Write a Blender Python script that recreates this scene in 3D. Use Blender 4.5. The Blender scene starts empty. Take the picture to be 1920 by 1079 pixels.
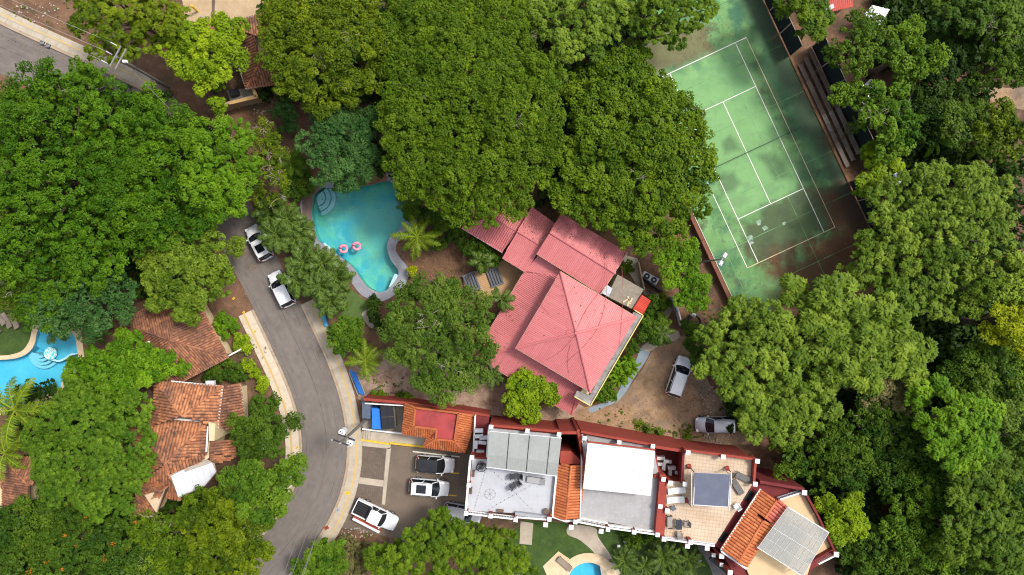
import bpy, math, random
import numpy as np
from mathutils import Vector, Matrix
from mathutils.geometry import delaunay_2d_cdt
random.seed(7); RNG = np.random.default_rng(11)
D = bpy.data; SC = bpy.context.scene; COL = SC.collection
PI = math.pi
# ------------------------------------------------------------------ camera, sky, sun, exposure
CAMH = 78.0; PPM = 16.5                      # drone height (m); photo pixels per metre on the ground
cam = D.cameras.new('camera'); camo = D.objects.new('camera', cam); COL.objects.link(camo)
camo.location = (0, 0, CAMH); camo.rotation_euler = (0, 0, 0)
cam.sensor_width = 36; cam.lens = 36 / (2 * (960 / PPM) / CAMH); cam.clip_end = 2000; cam.clip_start = 0.5
SC.camera = camo
SUN_AZ = Vector((0.88, 0.47)).normalized(); SUN_EL = math.radians(58)
wd = D.worlds.new('World'); SC.world = wd; wd.use_nodes = True
wn = wd.node_tree; sky = wn.nodes.new('ShaderNodeTexSky'); sky.sky_type = 'NISHITA'; sky.sun_disc = False
sky.sun_elevation = SUN_EL; sky.sun_rotation = math.atan2(SUN_AZ.x, SUN_AZ.y); sky.dust_density = 4.0; sky.air_density = 1.0
hs = wn.nodes.new('ShaderNodeHueSaturation'); hs.inputs['Saturation'].default_value = 0.5      # thin white cloud veil
wn.links.new(sky.outputs[0], hs.inputs['Color']); wn.links.new(hs.outputs[0], wn.nodes['Background'].inputs[0]); wn.nodes['Background'].inputs[1].default_value = 0.15
sl = D.lights.new('sun', 'SUN'); sl.energy = 1.9; sl.angle = math.radians(10); sl.color = (1, 0.95, 0.87)
so = D.objects.new('sun', sl); COL.objects.link(so); so.location = (40, 25, 90)
sv = Vector((-SUN_AZ.x * math.cos(SUN_EL), -SUN_AZ.y * math.cos(SUN_EL), -math.sin(SUN_EL)))
so.rotation_euler = sv.to_track_quat('-Z', 'Y').to_euler()
SC.view_settings.view_transform = 'Standard'; SC.view_settings.look = 'None'
SC.view_settings.exposure = 0.70; SC.view_settings.gamma = 1
SC.render.engine = 'CYCLES'; cy = SC.cycles
cy.max_bounces = 5; cy.diffuse_bounces = 2; cy.glossy_bounces = 2; cy.transmission_bounces = 3; cy.transparent_max_bounces = 6
cy.caustics_reflective = False; cy.caustics_refractive = False; cy.use_denoising = True; cy.denoiser = 'OPENIMAGEDENOISE'; cy.denoising_prefilter = 'NONE'; cy.denoising_input_passes = 'RGB_ALBEDO_NORMAL'
cy.use_adaptive_sampling = True; cy.adaptive_threshold = 0.01; cy.filter_width = 1.1

# ------------------------------------------------------------------ helpers
def W(px, py, z=0.0):
    k = (CAMH - z) / CAMH / PPM
    return Vector(((px - 960) * k, (539.5 - py) * k, z))
def WP(pts, z=0.0): return [W(x, y, z) for x, y in pts]

MATS = {}
def mat(name, base, layers=(), rough=0.8, bump=0.0, bscale=8.0, spec=0.3, metallic=0.0, tint=None, coat=0.0):
    """procedural paint / stone / cloth: base colour, then noise layers (colour, scale, lo, hi, strength)"""
    if name in MATS: return MATS[name]
    m = D.materials.new(name); m.use_nodes = True; nt = m.node_tree; N = nt.nodes; L = nt.links
    b = N['Principled BSDF']; b.inputs['Roughness'].default_value = rough
    b.inputs['Specular IOR Level'].default_value = spec; b.inputs['Metallic'].default_value = metallic
    b.inputs['Coat Weight'].default_value = coat
    b.inputs['Base Color'].default_value = (*base, 1)
    out = None
    tc = N.new('ShaderNodeTexCoord').outputs['Object']
    if tint:
        at = N.new('ShaderNodeAttribute'); at.attribute_name = 'tint'
        mx = N.new('ShaderNodeMix'); mx.data_type = 'RGBA'
        mx.inputs[6].default_value = (*base, 1); mx.inputs[7].default_value = (*tint, 1)
        L.new(at.outputs['Fac'], mx.inputs[0]); out = mx.outputs[2]
    for (c, s, lo, hi, st) in layers:
        nz = N.new('ShaderNodeTexNoise'); nz.inputs['Scale'].default_value = s; nz.inputs['Detail'].default_value = 5
        nz.inputs['Roughness'].default_value = 0.62
        L.new(tc, nz.inputs['Vector'])
        mr = N.new('ShaderNodeMapRange'); mr.inputs[1].default_value = lo; mr.inputs[2].default_value = hi
        mr.inputs[4].default_value = st
        L.new(nz.outputs['Fac'], mr.inputs[0])
        mx = N.new('ShaderNodeMix'); mx.data_type = 'RGBA'
        mx.inputs[6].default_value = (*base, 1); mx.inputs[7].default_value = (*c, 1)
        if out is not None: L.new(out, mx.inputs[6])
        L.new(mr.outputs[0], mx.inputs[0]); out = mx.outputs[2]
    if out is not None: L.new(out, b.inputs['Base Color'])
    if bump:
        nz = N.new('ShaderNodeTexNoise'); nz.inputs['Scale'].default_value = bscale; nz.inputs['Detail'].default_value = 4
        L.new(tc, nz.inputs['Vector'])
        bp = N.new('ShaderNodeBump'); bp.inputs['Strength'].default_value = bump; bp.inputs['Distance'].default_value = 0.06
        L.new(nz.outputs['Fac'], bp.inputs['Height']); L.new(bp.outputs[0], b.inputs['Normal'])
    MATS[name] = m; return m

def tiled(name, base, grout, sx, sy, rot=0.0, gap=0.02, layers=(), rough=0.6, var=0.85):
    """paved surface whose tiles are too small to build: brick texture"""
    m = mat(name, base, layers, rough); nt = m.node_tree; N = nt.nodes; L = nt.links; b = N['Principled BSDF']
    tc = N.new('ShaderNodeTexCoord'); mp = N.new('ShaderNodeMapping'); mp.inputs['Rotation'].default_value = (0, 0, rot)
    br = N.new('ShaderNodeTexBrick'); br.offset = 0.0; br.inputs['Scale'].default_value = 1
    br.inputs['Brick Width'].default_value = sx; br.inputs['Row Height'].default_value = sy; br.inputs['Mortar Size'].default_value = gap
    br.inputs['Mortar Smooth'].default_value = 0.3
    br.inputs['Color1'].default_value = (1, 1, 1, 1); br.inputs['Color2'].default_value = (var, var, var, 1)
    g = [min(1, grout[i] / max(base[i], .01)) for i in range(3)]; br.inputs['Mortar'].default_value = (*g, 1)
    L.new(tc.outputs['Object'], mp.inputs[0]); L.new(mp.outputs[0], br.inputs['Vector'])
    mx = N.new('ShaderNodeMix'); mx.data_type = 'RGBA'; mx.blend_type = 'MULTIPLY'; mx.inputs[0].default_value = 1
    lk = b.inputs['Base Color'].links
    if lk: L.new(lk[0].from_socket, mx.inputs[6])
    else: mx.inputs[6].default_value = (*base, 1)
    L.new(br.outputs['Color'], mx.inputs[7]); L.new(mx.outputs[2], b.inputs['Base Color'])
    return m

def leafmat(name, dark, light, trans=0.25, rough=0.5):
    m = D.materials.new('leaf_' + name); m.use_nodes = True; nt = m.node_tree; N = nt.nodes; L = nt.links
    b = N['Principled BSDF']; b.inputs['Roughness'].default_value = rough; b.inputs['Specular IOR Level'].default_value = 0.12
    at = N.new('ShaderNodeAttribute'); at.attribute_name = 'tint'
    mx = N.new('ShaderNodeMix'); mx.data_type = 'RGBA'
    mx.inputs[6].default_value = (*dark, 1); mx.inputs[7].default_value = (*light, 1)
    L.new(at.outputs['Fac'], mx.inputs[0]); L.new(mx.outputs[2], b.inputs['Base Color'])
    t = N.new('ShaderNodeBsdfTranslucent'); L.new(mx.outputs[2], t.inputs[0])
    ms = N.new('ShaderNodeMixShader'); ms.inputs[0].default_value = trans
    L.new(b.outputs[0], ms.inputs[1]); L.new(t.outputs[0], ms.inputs[2]); L.new(ms.outputs[0], N['Material Output'].inputs[0])
    MATS['leaf_' + name] = m; return m

def tag(o, label=None, cat=None, group=None, kind=None):
    if label: o['label'] = label
    if cat: o['category'] = cat
    if group: o['group'] = group
    if kind: o['kind'] = kind
    return o
def adopt(o, parent):
    if parent is not None:
        o.parent = parent
        if parent.get('_world'): o.matrix_parent_inverse = Matrix.Translation(-Vector(parent['_loc']))
    return o
def mk(name, verts, faces, m, parent=None, smooth=False, tint=None):
    me = D.meshes.new(name); me.from_pydata([tuple(v) for v in verts], [], [tuple(f) for f in faces])
    ms = m if isinstance(m, (list, tuple)) else [m]
    for x in ms: me.materials.append(x)
    if smooth: me.polygons.foreach_set('use_smooth', [True] * len(me.polygons))
    if tint is not None:
        a = me.attributes.new('tint', 'FLOAT', 'FACE'); a.data.foreach_set('value', np.asarray(tint, dtype=np.float32))
    o = D.objects.new(name, me); COL.objects.link(o); return adopt(o, parent)
def thing(name, label, cat, loc, group=None, world=True, rz=0.0, kind=None):
    """Empty at the base; world=True: the children's meshes are written in world coordinates"""
    o = D.objects.new(name, None); COL.objects.link(o); o.location = loc; o.rotation_euler = (0, 0, rz); o.empty_display_size = 0.3
    if world: o['_world'] = 1; o['_loc'] = tuple(loc)
    return tag(o, label, cat, group, kind)
def dup(root, loc, rz, label=None, group=None, scale=None, parent=None):
    r = root.copy(); COL.objects.link(r); r.parent = parent
    if parent is None: r.location = loc; r.rotation_euler = (0, 0, rz)
    if scale: r.scale = scale if isinstance(scale, (tuple, list)) else (scale,) * 3
    tag(r, label, None, group)
    for ch in root.children: dup(ch, None, None, parent=r)
    return r

class MB:
    """collects shapes for one mesh"""
    def __init__(s): s.v = []; s.f = []; s.t = []
    def add(s, vs, fs, t=0.0):
        n = len(s.v); s.v += [tuple(v) for v in vs]; s.f += [tuple(i + n for i in f) for f in fs]; s.t += [t] * len(fs); return s
    def box(s, c, size, rz=0.0, t=0.0, rot=None):
        hx, hy, hz = size[0] / 2, size[1] / 2, size[2] / 2
        R = rot or Matrix.Rotation(rz, 3, 'Z'); c = Vector(c)
        vs = [c + R @ Vector((x * hx, y * hy, z * hz)) for x in (-1, 1) for y in (-1, 1) for z in (-1, 1)]
        return s.add(vs, [(0, 1, 3, 2), (4, 6, 7, 5), (0, 4, 5, 1), (2, 3, 7, 6), (0, 2, 6, 4), (1, 5, 7, 3)], t)
    def tube(s, pts, radii, n=6, cap=True, t=0.0):
        pts = [Vector(p) for p in pts]
        if not isinstance(radii, (list, tuple)): radii = [radii] * len(pts)
        vs, fs = [], []
        for i, p in enumerate(pts):
            d = (pts[min(i + 1, len(pts) - 1)] - pts[max(i - 1, 0)])
            d = d.normalized() if d.length > 1e-9 else Vector((0, 0, 1))
            a = d.orthogonal().normalized() if abs(d.z) > 0.99 else Vector((0, 0, 1)).cross(d).normalized(); b = d.cross(a)
            for k in range(n):
                w = 2 * PI * k / n; vs.append(p + (a * math.cos(w) + b * math.sin(w)) * radii[i])
        for i in range(len(pts) - 1):
            for k in range(n):
                fs.append((i * n + k, i * n + (k + 1) % n, (i + 1) * n + (k + 1) % n, (i + 1) * n + k))
        if cap: fs.append(tuple(range(n - 1, -1, -1))); fs.append(tuple((len(pts) - 1) * n + k for k in range(n)))
        return s.add(vs, fs, t)
    def bar(s, p, q, w, h, t=0.0):
        p, q = Vector(p), Vector(q); d = q - p; L = d.length; d.normalize()
        side = Vector((0, 0, 1)).cross(d); side = side.normalized() if side.length > 1e-6 else Vector((1, 0, 0)); up = d.cross(side)
        R = Matrix((d, side, up)).transposed()
        return s.box((p + q) / 2, (L, w, h), t=t, rot=R)
    def prism(s, poly, z0, z1, t=0.0):
        n = len(poly)
        a = sum(poly[i][0] * poly[(i + 1) % n][1] - poly[(i + 1) % n][0] * poly[i][1] for i in range(n))
        if a < 0: poly = poly[::-1]
        vs = [(p[0], p[1], z0) for p in poly] + [(p[0], p[1], z1) for p in poly]
        fs = [tuple(range(n - 1, -1, -1)), tuple(range(n, 2 * n))] + [(i, (i + 1) % n, n + (i + 1) % n, n + i) for i in range(n)]
        return s.add(vs, fs, t)
    def build(s, name, m, parent=None, smooth=False, tint=False):
        return mk(name, s.v, s.f, m, parent, smooth, s.t if tint else None)

def inside(p, poly):
    x, y = p[0], p[1]; c = False; n = len(poly); j = n - 1
    for i in range(n):
        xi, yi, xj, yj = poly[i][0], poly[i][1], poly[j][0], poly[j][1]
        if (yi > y) != (yj > y) and x < (xj - xi) * (y - yi) / (yj - yi) + xi: c = not c
        j = i
    return c
def spline(pts, closed=True, n=5):
    P = [Vector((p[0], p[1])) for p in pts]; out = []; N = len(P)
    for i in range(N if closed else N - 1):
        p0, p1, p2, p3 = ((P[(i - 1) % N], P[i], P[(i + 1) % N], P[(i + 2) % N]) if closed else
                          (P[max(i - 1, 0)], P[i], P[i + 1], P[min(i + 2, N - 1)]))
        for k in range(n):
            t = k / n
            out.append(0.5 * (2 * p1 + (p2 - p0) * t + (2 * p0 - 5 * p1 + 4 * p2 - p3) * t * t + (3 * p1 - p0 - 3 * p2 + p3) * t ** 3))
    if not closed: out.append(P[-1])
    return [(p.x, p.y) for p in out]
def sheet(name, outer, z, m, holes=(), thick=0.0, parent=None, kind=None, label=None, cat=None):
    """flat area (world xy outline, optional holes) with real edges when thick"""
    loops = [outer] + list(holes); vs = []; es = []
    for lp in loops:
        n0 = len(vs); vs += [Vector((p[0], p[1])) for p in lp]; es += [(n0 + i, n0 + (i + 1) % len(lp)) for i in range(len(lp))]
    V, E, F, ov, oe, of = delaunay_2d_cdt(vs, es, [], 0, 1e-5)
    keep = []
    for f in F:
        c = sum((V[i] for i in f), Vector((0, 0))) / len(f)
        if inside(c, outer) and not any(inside(c, h) for h in holes): keep.append(tuple(f))
    verts = [(v.x, v.y, z) for v in V]; faces = []
    for f in keep:
        a, b, c = (V[i] for i in f[:3]); faces.append(f if (b - a).cross(c - a) > 0 else f[::-1])
    if thick:
        for lp in loops:
            n0 = len(verts); n = len(lp)
            verts += [(p[0], p[1], z) for p in lp] + [(p[0], p[1], z - thick) for p in lp]
            faces += [(n0 + i, n0 + n + i, n0 + n + (i + 1) % n, n0 + (i + 1) % n) for i in range(n)]
    o = mk(name, verts, faces, m, parent)
    return tag(o, label, cat, None, kind)
def ribbon(path, w0, w1):
    """offset strip left/right of a world polyline: returns two edge lists"""
    a, b = [], []
    for i, p in enumerate(path):
        q0, q1 = path[max(i - 1, 0)], path[min(i + 1, len(path) - 1)]
        d = Vector((q1[0] - q0[0], q1[1] - q0[1])).normalized(); nrm = Vector((-d.y, d.x))
        a.append((p[0] + nrm.x * w0, p[1] + nrm.y * w0)); b.append((p[0] + nrm.x * w1, p[1] + nrm.y * w1))
    return a, b
def pxs(pts, z=0.0): return [(v.x, v.y) for v in WP(pts, z)]

# ------------------------------------------------------------------ roofs
def clip_col(poly2, e):
    """s-range of a convex 2-D polygon (e,s) along the vertical line at e"""
    ss = []
    n = len(poly2)
    for i in range(n):
        (e0, s0), (e1, s1) = poly2[i], poly2[(i + 1) % n]
        if (e0 - e) * (e1 - e) < 0: ss.append(s0 + (s1 - s0) * (e - e0) / (e1 - e0))
    return (min(ss), max(ss)) if len(ss) >= 2 else None
def frame_of(poly):
    p = [Vector(v) for v in poly]; e = (p[1] - p[0]).normalized()
    n = Vector((0, 0, 0))
    for i in range(len(p)): n += p[i].cross(p[(i + 1) % len(p)])
    n.normalize()
    if n.z < 0: n = -n
    s = n.cross(e)
    if s.z < 0: s = -s
    if abs(s.z) < 1e-3: pass
    return p, e, s, n
def roof_face(poly, style, parent, m, base_m, pitch=0.3, row=0.42, name='roof_slope', partname=None):
    """poly: first two points are the eave. style 'tile' = barrel tiles, 'metal' = ribbed sheet"""
    p, e, s, n = frame_of(poly); o = p[0]
    poly2 = [((q - o).dot(e), (q - o).dot(s)) for q in p]
    sl = mk(name, [q for q in p] + [q - n * 0.12 for q in p],
            [tuple(range(len(p))), tuple(range(2 * len(p) - 1, len(p) - 1, -1))] +
            [(i, len(p) + i, len(p) + (i + 1) % len(p), (i + 1) % len(p)) for i in range(len(p))], base_m, parent)
    e0, e1 = min(q[0] for q in poly2), max(q[0] for q in poly2)
    mb = MB(); k = max(1, int(round((e1 - e0) / pitch))); w = (e1 - e0) / k
    for i in range(k):
        ec = e0 + (i + 0.5) * w; r = clip_col(poly2, ec)
        if not r or r[1] - r[0] < 0.1: continue
        s0, s1 = r
        if style == 'metal':
            h = 0.03; a = w * 0.16; b = w * 0.30
            prof = [(-b, 0.003), (-a, h), (a, h), (b, 0.003)]
            vs = [o + e * (ec + pe) + s * ss + n * pz for ss in (s0 - 0.03, s1) for pe, pz in prof]
            mb.add(vs, [(0, 1, 5, 4), (1, 2, 6, 5), (2, 3, 7, 6)], random.random())
        else:
            off = (i % 2) * row * 0.12 + random.uniform(0, .05); ss = s0 - 0.06 - off
            while ss < s1:
                te = min(ss + row * 1.05, s1)
                if ss < s0 - 0.08: st = s0 - 0.08
                else: st = ss
                if te - st > 0.08:
                    rr = w * 0.46; jz = random.uniform(-.008, .012); je = random.uniform(-.012, .012)
                    vs = []
                    for q, lift in ((st, 0.075), (te, 0.03)):
                        for a in (0, 0.25, 0.5, 0.75, 1):
                            ang = PI * a; vs.append(o + e * (ec + je + rr * math.cos(ang)) + s * q + n * (lift * 0.55 + jz + rr * 0.75 * math.sin(ang)))
                    mb.add(vs, [(0, 1, 6, 5), (1, 2, 7, 6), (2, 3, 8, 7), (3, 4, 9, 8), (0, 4, 3, 2, 1)], random.random())
                ss += row
    if mb.f:
        tag(mb.build(partname or ('roof_tiles' if style == 'tile' else 'sheet_ribs'), m, sl, tint=True), kind='stuff')
    return sl
def caps(p, q, m, parent, r=0.13, seg=0.45, name='ridge_tiles', lift=0.06):
    p, q = Vector(p), Vector(q); L = (q - p).length; k = max(1, int(L / seg)); d = (q - p) / k; mb = MB()
    side = Vector((0, 0, 1)).cross(d).normalized(); up = d.normalized().cross(side)
    for i in range(k):
        a0 = p + d * i; a1 = p + d * (i + 1.06); vs = []
        for c, rr in ((a0, r), (a1, r * 0.86)):
            for t in (-0.15, 0.25, 0.5, 0.75, 1.15):
                g = PI * t; vs.append(c + side * rr * math.cos(g) + up * (rr * math.sin(g) * 0.9 + lift))
        mb.add(vs, [(0, 1, 6, 5), (1, 2, 7, 6), (2, 3, 8, 7), (3, 4, 9, 8), (4, 3, 2, 1, 0), (5, 6, 7, 8, 9)], random.random())
    return tag(mb.build(name, m, parent, tint=True), kind='stuff')

# ------------------------------------------------------------------ materials
M_soil = mat('soil', (0.16, 0.085, 0.05), [((0.075, 0.045, 0.03), 0.25, .4, .65, .9), ((0.23, 0.15, 0.095), 1.3, .5, .75, .7), ((0.045, 0.05, 0.02), 0.5, .5, .7, .6), ((0.26, .19, .13), 9, .55, .8, .6)], 0.95, 0.7, 6)
M_sand = mat('sandy_soil', (0.42, 0.31, 0.19), [((0.3, .2, .12), .6, .45, .7, .7), ((0.2, .13, .08), 5, .55, .8, .6)], .95, .5, 8)
M_yard = mat('yard_soil', (0.25, 0.155, 0.09), [((.16, .13, .105), .11, .46, .6, .9), ((0.36, .24, .14), .35, .4, .65, .9), ((.15, .1, .065), .8, .5, .72, .9), ((0.09, .085, .03), 1.7, .56, .75, .7), ((.4, .3, .2), 10, .6, .8, .5), ((.08, .06, .045), 5, .56, .75, .6)], .95, .8, 9)
M_gravel = mat('gravel', (0.17, 0.14, 0.115), [((0.24, .19, .14), .7, .42, .66, .8), ((.09, .075, .065), 2.5, .5, .75, .8), ((.32, .27, .22), 14, .56, .75, .7)], .95, .8, 18)
M_dry = mat('dry_ground', (0.33, 0.24, 0.18), [((.17, .1, .065), .8, .42, .62, .95), ((.46, .38, .31), 1.6, .55, .75, .7), ((.12, .09, .05), 5, .55, .75, .6)], .95, .6, 8)
M_asph = mat('asphalt', (0.165, 0.142, 0.126), [((.125, .106, .096), .35, .4, .68, .8), ((.2, .175, .155), 1.1, .5, .75, .6), ((.08, .072, .068), 6, .6, .8, .35)], .92, .35, 40)
M_conc = mat('concrete', (0.40, 0.345, 0.27), [((.30, .25, .19), .8, .42, .7, .7), ((.48, .43, .36), 2.2, .5, .8, .6), ((.2, .165, .12), 4, .6, .8, .5)], .9, .3, 20)
M_kerb = mat('kerb_concrete', (0.36, 0.28, 0.20), [((.25, .18, .12), 1.0, .42, .7, .8), ((.46, .4, .32), 3, .5, .8, .6)], .9, .3, 20)
M_walk2 = mat('pale_pavement', (0.52, 0.44, 0.34), [((.4, .32, .22), .9, .42, .7, .7), ((.6, .54, .45), 3, .5, .8, .6)], .9, .2, 20)
M_tact = mat('tactile_yellow', (0.50, 0.33, 0.10), [((.42, .33, .2), 1.5, .4, .65, .9)], .85)
M_yel = mat('yellow_paint', (0.62, 0.40, 0.03), [((.4, .3, .15), 4, .5, .8, .7)], .7)
M_wpaint = mat('white_line_paint', (0.68, 0.66, 0.58), [((.4, .42, .36), 3, .5, .78, .7)], .8)
M_grass = mat('lawn', (0.055, 0.10, 0.02), [((.028, .06, .014), .7, .4, .65, .9), ((.11, .13, .035), 1.8, .52, .75, .6), ((.03, .05, .012), 12, .5, .7, .6)], .95, .9, 25)
M_turf = mat('artificial_turf', (0.085, 0.14, 0.035), [((.05, .09, .025), 2, .4, .7, .7), ((.14, .15, .06), 6, .55, .8, .5)], .95, .5, 25)
M_deckg = mat('grey_pool_deck', (0.26, 0.265, 0.30), [((.19, .19, .22), .8, .4, .7, .8), ((.31, .315, .35), 2.5, .5, .8, .6), ((.2, .2, .22), 6, .6, .8, .5)], .8, .2, 20)
M_deckb = mat('worn_brown_deck', (0.17, 0.12, 0.11), [((.1, .08, .08), 1, .4, .7, .8), ((.28, .19, .15), 3, .55, .8, .6)], .85)
M_tan = mat('tan_coping', (0.58, 0.45, 0.29), [((.46, .33, .19), 1.2, .45, .7, .7), ((.66, .54, .38), 5, .5, .8, .5)], .8)
M_bluepath = mat('blue_grey_path', (0.22, 0.27, 0.31), [((.16, .2, .24), 1, .4, .7, .8), ((.28, .32, .35), 4, .5, .8, .5)], .85)
M_white = mat('white_paint', (0.66, 0.65, 0.63), [((.62, .59, .54), 2, .55, .8, .5)], .6)
M_whitem = mat('white_metal', (0.70, 0.69, 0.66), [((.6, .57, .5), .5, .48, .75, .6), ((.5, .47, .4), 1.6, .62, .78, .5)], .45)
M_red = mat('red_plaster', (0.27, 0.045, 0.03), [((.2, .032, .024), .8, .4, .7, .7), ((.36, .09, .06), 1.6, .56, .78, .5), ((.42, .2, .15), 6, .64, .8, .5)], .8)
M_dred = mat('dark_red_plaster', (0.15, 0.022, 0.022), [((.1, .016, .018), 1, .4, .7, .7), ((.22, .05, .04), 3, .58, .8, .5)], .8)
M_redflat = mat('red_membrane', (0.33, 0.05, 0.05), [((.2, .03, .035), .5, .45, .62, .85), ((.42, .1, .085), 2, .5, .8, .6), ((.13, .04, .04), 1.2, .6, .7, .8)], .8)
M_cream = mat('cream_plaster', (0.55, 0.44, 0.27), [((.42, .32, .18), 1, .5, .75, .6)], .8)
M_stucco = mat('beige_stucco', (0.45, 0.35, 0.23), [((.33, .25, .16), 1.5, .45, .75, .8)], .85)
M_pinkr = mat('pink_sheet', (0.53, 0.17, 0.175), [((.43, .12, .115), .22, .42, .66, .8), ((.60, .22, .21), .5, .56, .74, .6), ((.3, .1, .08), .9, .64, .74, .5), ((.57, .18, .18), 1.2, .5, .8, .5), ((.42, .11, .11), 5, .58, .8, .35)], .55)
M_pinkrib = mat('pink_rib', (0.50, 0.15, 0.155), [((.45, .125, .13), .3, .4, .7, .8)], .55, tint=(0.56, 0.19, 0.195))
M_pinkcap = mat('pink_ridge', (0.47, 0.14, 0.145), [((.5, .14, .14), 2, .5, .7, .8)], .5)
M_redroof = mat('red_sheet', (0.45, 0.05, 0.035), [((.36, .04, .03), .8, .4, .7, .7)], .5)
M_redrib = mat('red_rib', (0.40, 0.045, 0.03), (), .5, tint=(0.55, 0.08, 0.05))
M_tile = mat('clay_tile', (0.29, 0.105, 0.05), [((.13, .065, .045), 0.5, .44, .62, .8), ((.06, .042, .034), 2.4, .5, .66, .85), ((.45, .28, .16), 5, .62, .8, .5)], .85, tint=(0.46, 0.20, 0.09))
M_tileold = mat('weathered_tile', (0.20, 0.078, 0.045), [((.09, .048, .035), 0.5, .46, .66, .8), ((.055, .038, .03), 2.8, .5, .7, .8), ((.34, .2, .13), 5, .62, .8, .5)], .88, tint=(0.36, 0.165, 0.085))
M_tilebase = mat('tile_underlay', (0.10, 0.045, 0.03), (), .95)
M_orange = mat('orange_tile', (0.37, 0.10, 0.035), [((.32, .075, .025), .7, .45, .7, .7), ((.2, .06, .03), 3, .6, .8, .5)], .7, tint=(0.50, 0.165, 0.06))
M_orangeb = mat('orange_underlay', (0.22, 0.05, 0.02), (), .9)
M_terr1 = tiled('white_terrace', (0.40, 0.41, 0.44), (0.36, .37, .39), .5, .5, 0.06, .012, [((.33, .335, .35), .5, .45, .68, .7), ((.46, .465, .49), 2, .5, .8, .5), ((.27, .26, .24), 1.0, .62, .76, .6)], .55, .97)
M_terr2 = mat('grey_terrace', (0.31, 0.305, 0.31), [((.25, .245, .245), .9, .4, .7, .8), ((.43, .42, .42), 3, .5, .8, .5), ((.4, .33, .24), .35, .58, .72, .5)], .7)
M_terr3 = tiled('beige_tile', (0.50, 0.39, 0.285), (0.34, .25, .175), .36, .36, 0.12, .02, [((.42, .29, .18), .35, .48, .66, .7), ((.55, .45, .35), 1.5, .5, .8, .5), ((.3, .22, .15), 1.1, .62, .76, .6)], .6, .95)
M_terr4 = mat('tan_terrace', (0.55, 0.40, 0.23), [((.45, .31, .17), .5, .42, .68, .8), ((.62, .48, .31), 2, .5, .8, .5)], .75)
M_pan = mat('grey_panel', (0.27, 0.28, 0.27), [((.2, .21, .2), 1.1, .58, .76, .6), ((.22, .235, .225), .5, .4, .7, .7), ((.37, .38, .36), 3, .5, .8, .4)], .6)
M_navy = mat('navy_cloth', (0.095, 0.105, 0.15), [((.125, .135, .175), 1.2, .45, .7, .6)], .8)
M_dark = mat('dark_metal', (0.03, 0.03, 0.033), (), .5)
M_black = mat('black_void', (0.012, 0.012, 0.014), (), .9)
M_grey = mat('grey_metal', (0.30, 0.31, 0.33), [((.22, .22, .24), 2, .45, .7, .6)], .5)
M_lgrey = mat('pale_grey', (0.55, 0.56, 0.58), [((.42, .42, .43), 3, .5, .75, .6)], .5)
M_slab = mat('concrete_slab', (0.25, 0.22, 0.18), [((.18, .155, .12), .8, .4, .7, .8), ((.33, .3, .25), 3, .52, .8, .6), ((.1, .09, .075), 2, .6, .75, .6)], .9, .3, 15)
M_wood = mat('deck_wood', (0.42, 0.26, 0.13), [((.34, .2, .1), 1, .4, .7, .7), ((.5, .33, .18), 4, .5, .8, .5)], .7)
M_woodp = mat('pale_timber', (0.55, 0.36, 0.15), [((.42, .26, .1), 3, .45, .7, .7)], .7)
M_bench = mat('old_planks', (0.13, 0.095, 0.075), [((.08, .06, .05), 1, .4, .7, .8), ((.2, .15, .12), 4, .52, .8, .6)], .9)
M_rust = mat('rusty_edge', (0.24, 0.12, 0.06), [((.13, .075, .045), 1.3, .42, .68, .9), ((.33, .2, .11), 4, .52, .8, .6)], .9)
M_brickr = mat('brown_wall', (0.18, 0.075, 0.045), [((.12, .055, .035), 1, .42, .7, .8), ((.25, .12, .075), 5, .52, .8, .6)], .9)
M_screen = mat('windscreen_cloth', (0.012, 0.017, 0.02), [((.02, .028, .03), 1, .4, .7, .8)], .9)
M_blue = mat('blue_plastic', (0.02, 0.16, 0.55), [((.03, .24, .62), 2, .5, .8, .5)], .5)
M_trunk = mat('bark', (0.14, 0.105, 0.075), [((.07, .055, .04), 3, .42, .7, .8), ((.22, .18, .14), 9, .55, .8, .5)], .95, .6, 10)
M_twig = mat('dry_twig', (0.34, 0.29, 0.23), (), .9)
M_rubber = mat('tyre_rubber', (0.018, 0.018, 0.019), (), .8)
M_rim = mat('alloy', (0.5, 0.5, 0.52), (), .35, metallic=.6)
M_glass = mat('car_glass', (0.012, 0.015, 0.018), (), .08, spec=.6)
M_pink = mat('pink_vinyl', (0.80, 0.22, 0.34), [((.85, .45, .5), 1.5, .5, .6, .6)], .4)

# ------------------------------------------------------------------ outlines of the pools (photo pixels -> ground)
POOL = pxs(spline([(586, 368), (583, 402), (594, 445), (606, 458), (640, 483), (662, 502), (680, 527), (692, 540), (712, 548), (728, 542), (745, 520), (746, 506),
                   (733, 488), (726, 465), (731, 446), (744, 436), (757, 418), (770, 395), (762, 370), (737, 345), (724, 340), (690, 348), (640, 356), (605, 352)], True, 4))
POOLD = pxs(spline([(566, 372), (566, 405), (578, 450), (600, 474), (630, 500), (650, 518), (666, 540), (682, 556), (712, 566), (742, 552), (763, 528), (766, 505),
                    (752, 486), (742, 468), (748, 452), (764, 445), (778, 420), (788, 395), (778, 362), (745, 330), (722, 326), (690, 336), (640, 346), (600, 338)], True, 4))
POOLL = pxs(spline([(69, 628), (67, 640), (60, 655), (45, 667), (25, 673), (0, 675), (-30, 676), (-34, 710), (-30, 760), (20, 762), (75, 745), (112, 728), (118, 715), (146, 690),
                    (145, 655), (136, 625), (100, 606), (78, 610)], True, 4))
POOLLD = pxs(spline([(62, 612), (57, 635), (50, 649), (40, 659), (22, 665), (0, 667), (-40, 666), (-48, 712), (-40, 775), (22, 776), (80, 758), (122, 740), (132, 722), (157, 698),
                     (156, 650), (146, 615), (102, 594), (74, 598)], True, 4))
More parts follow.
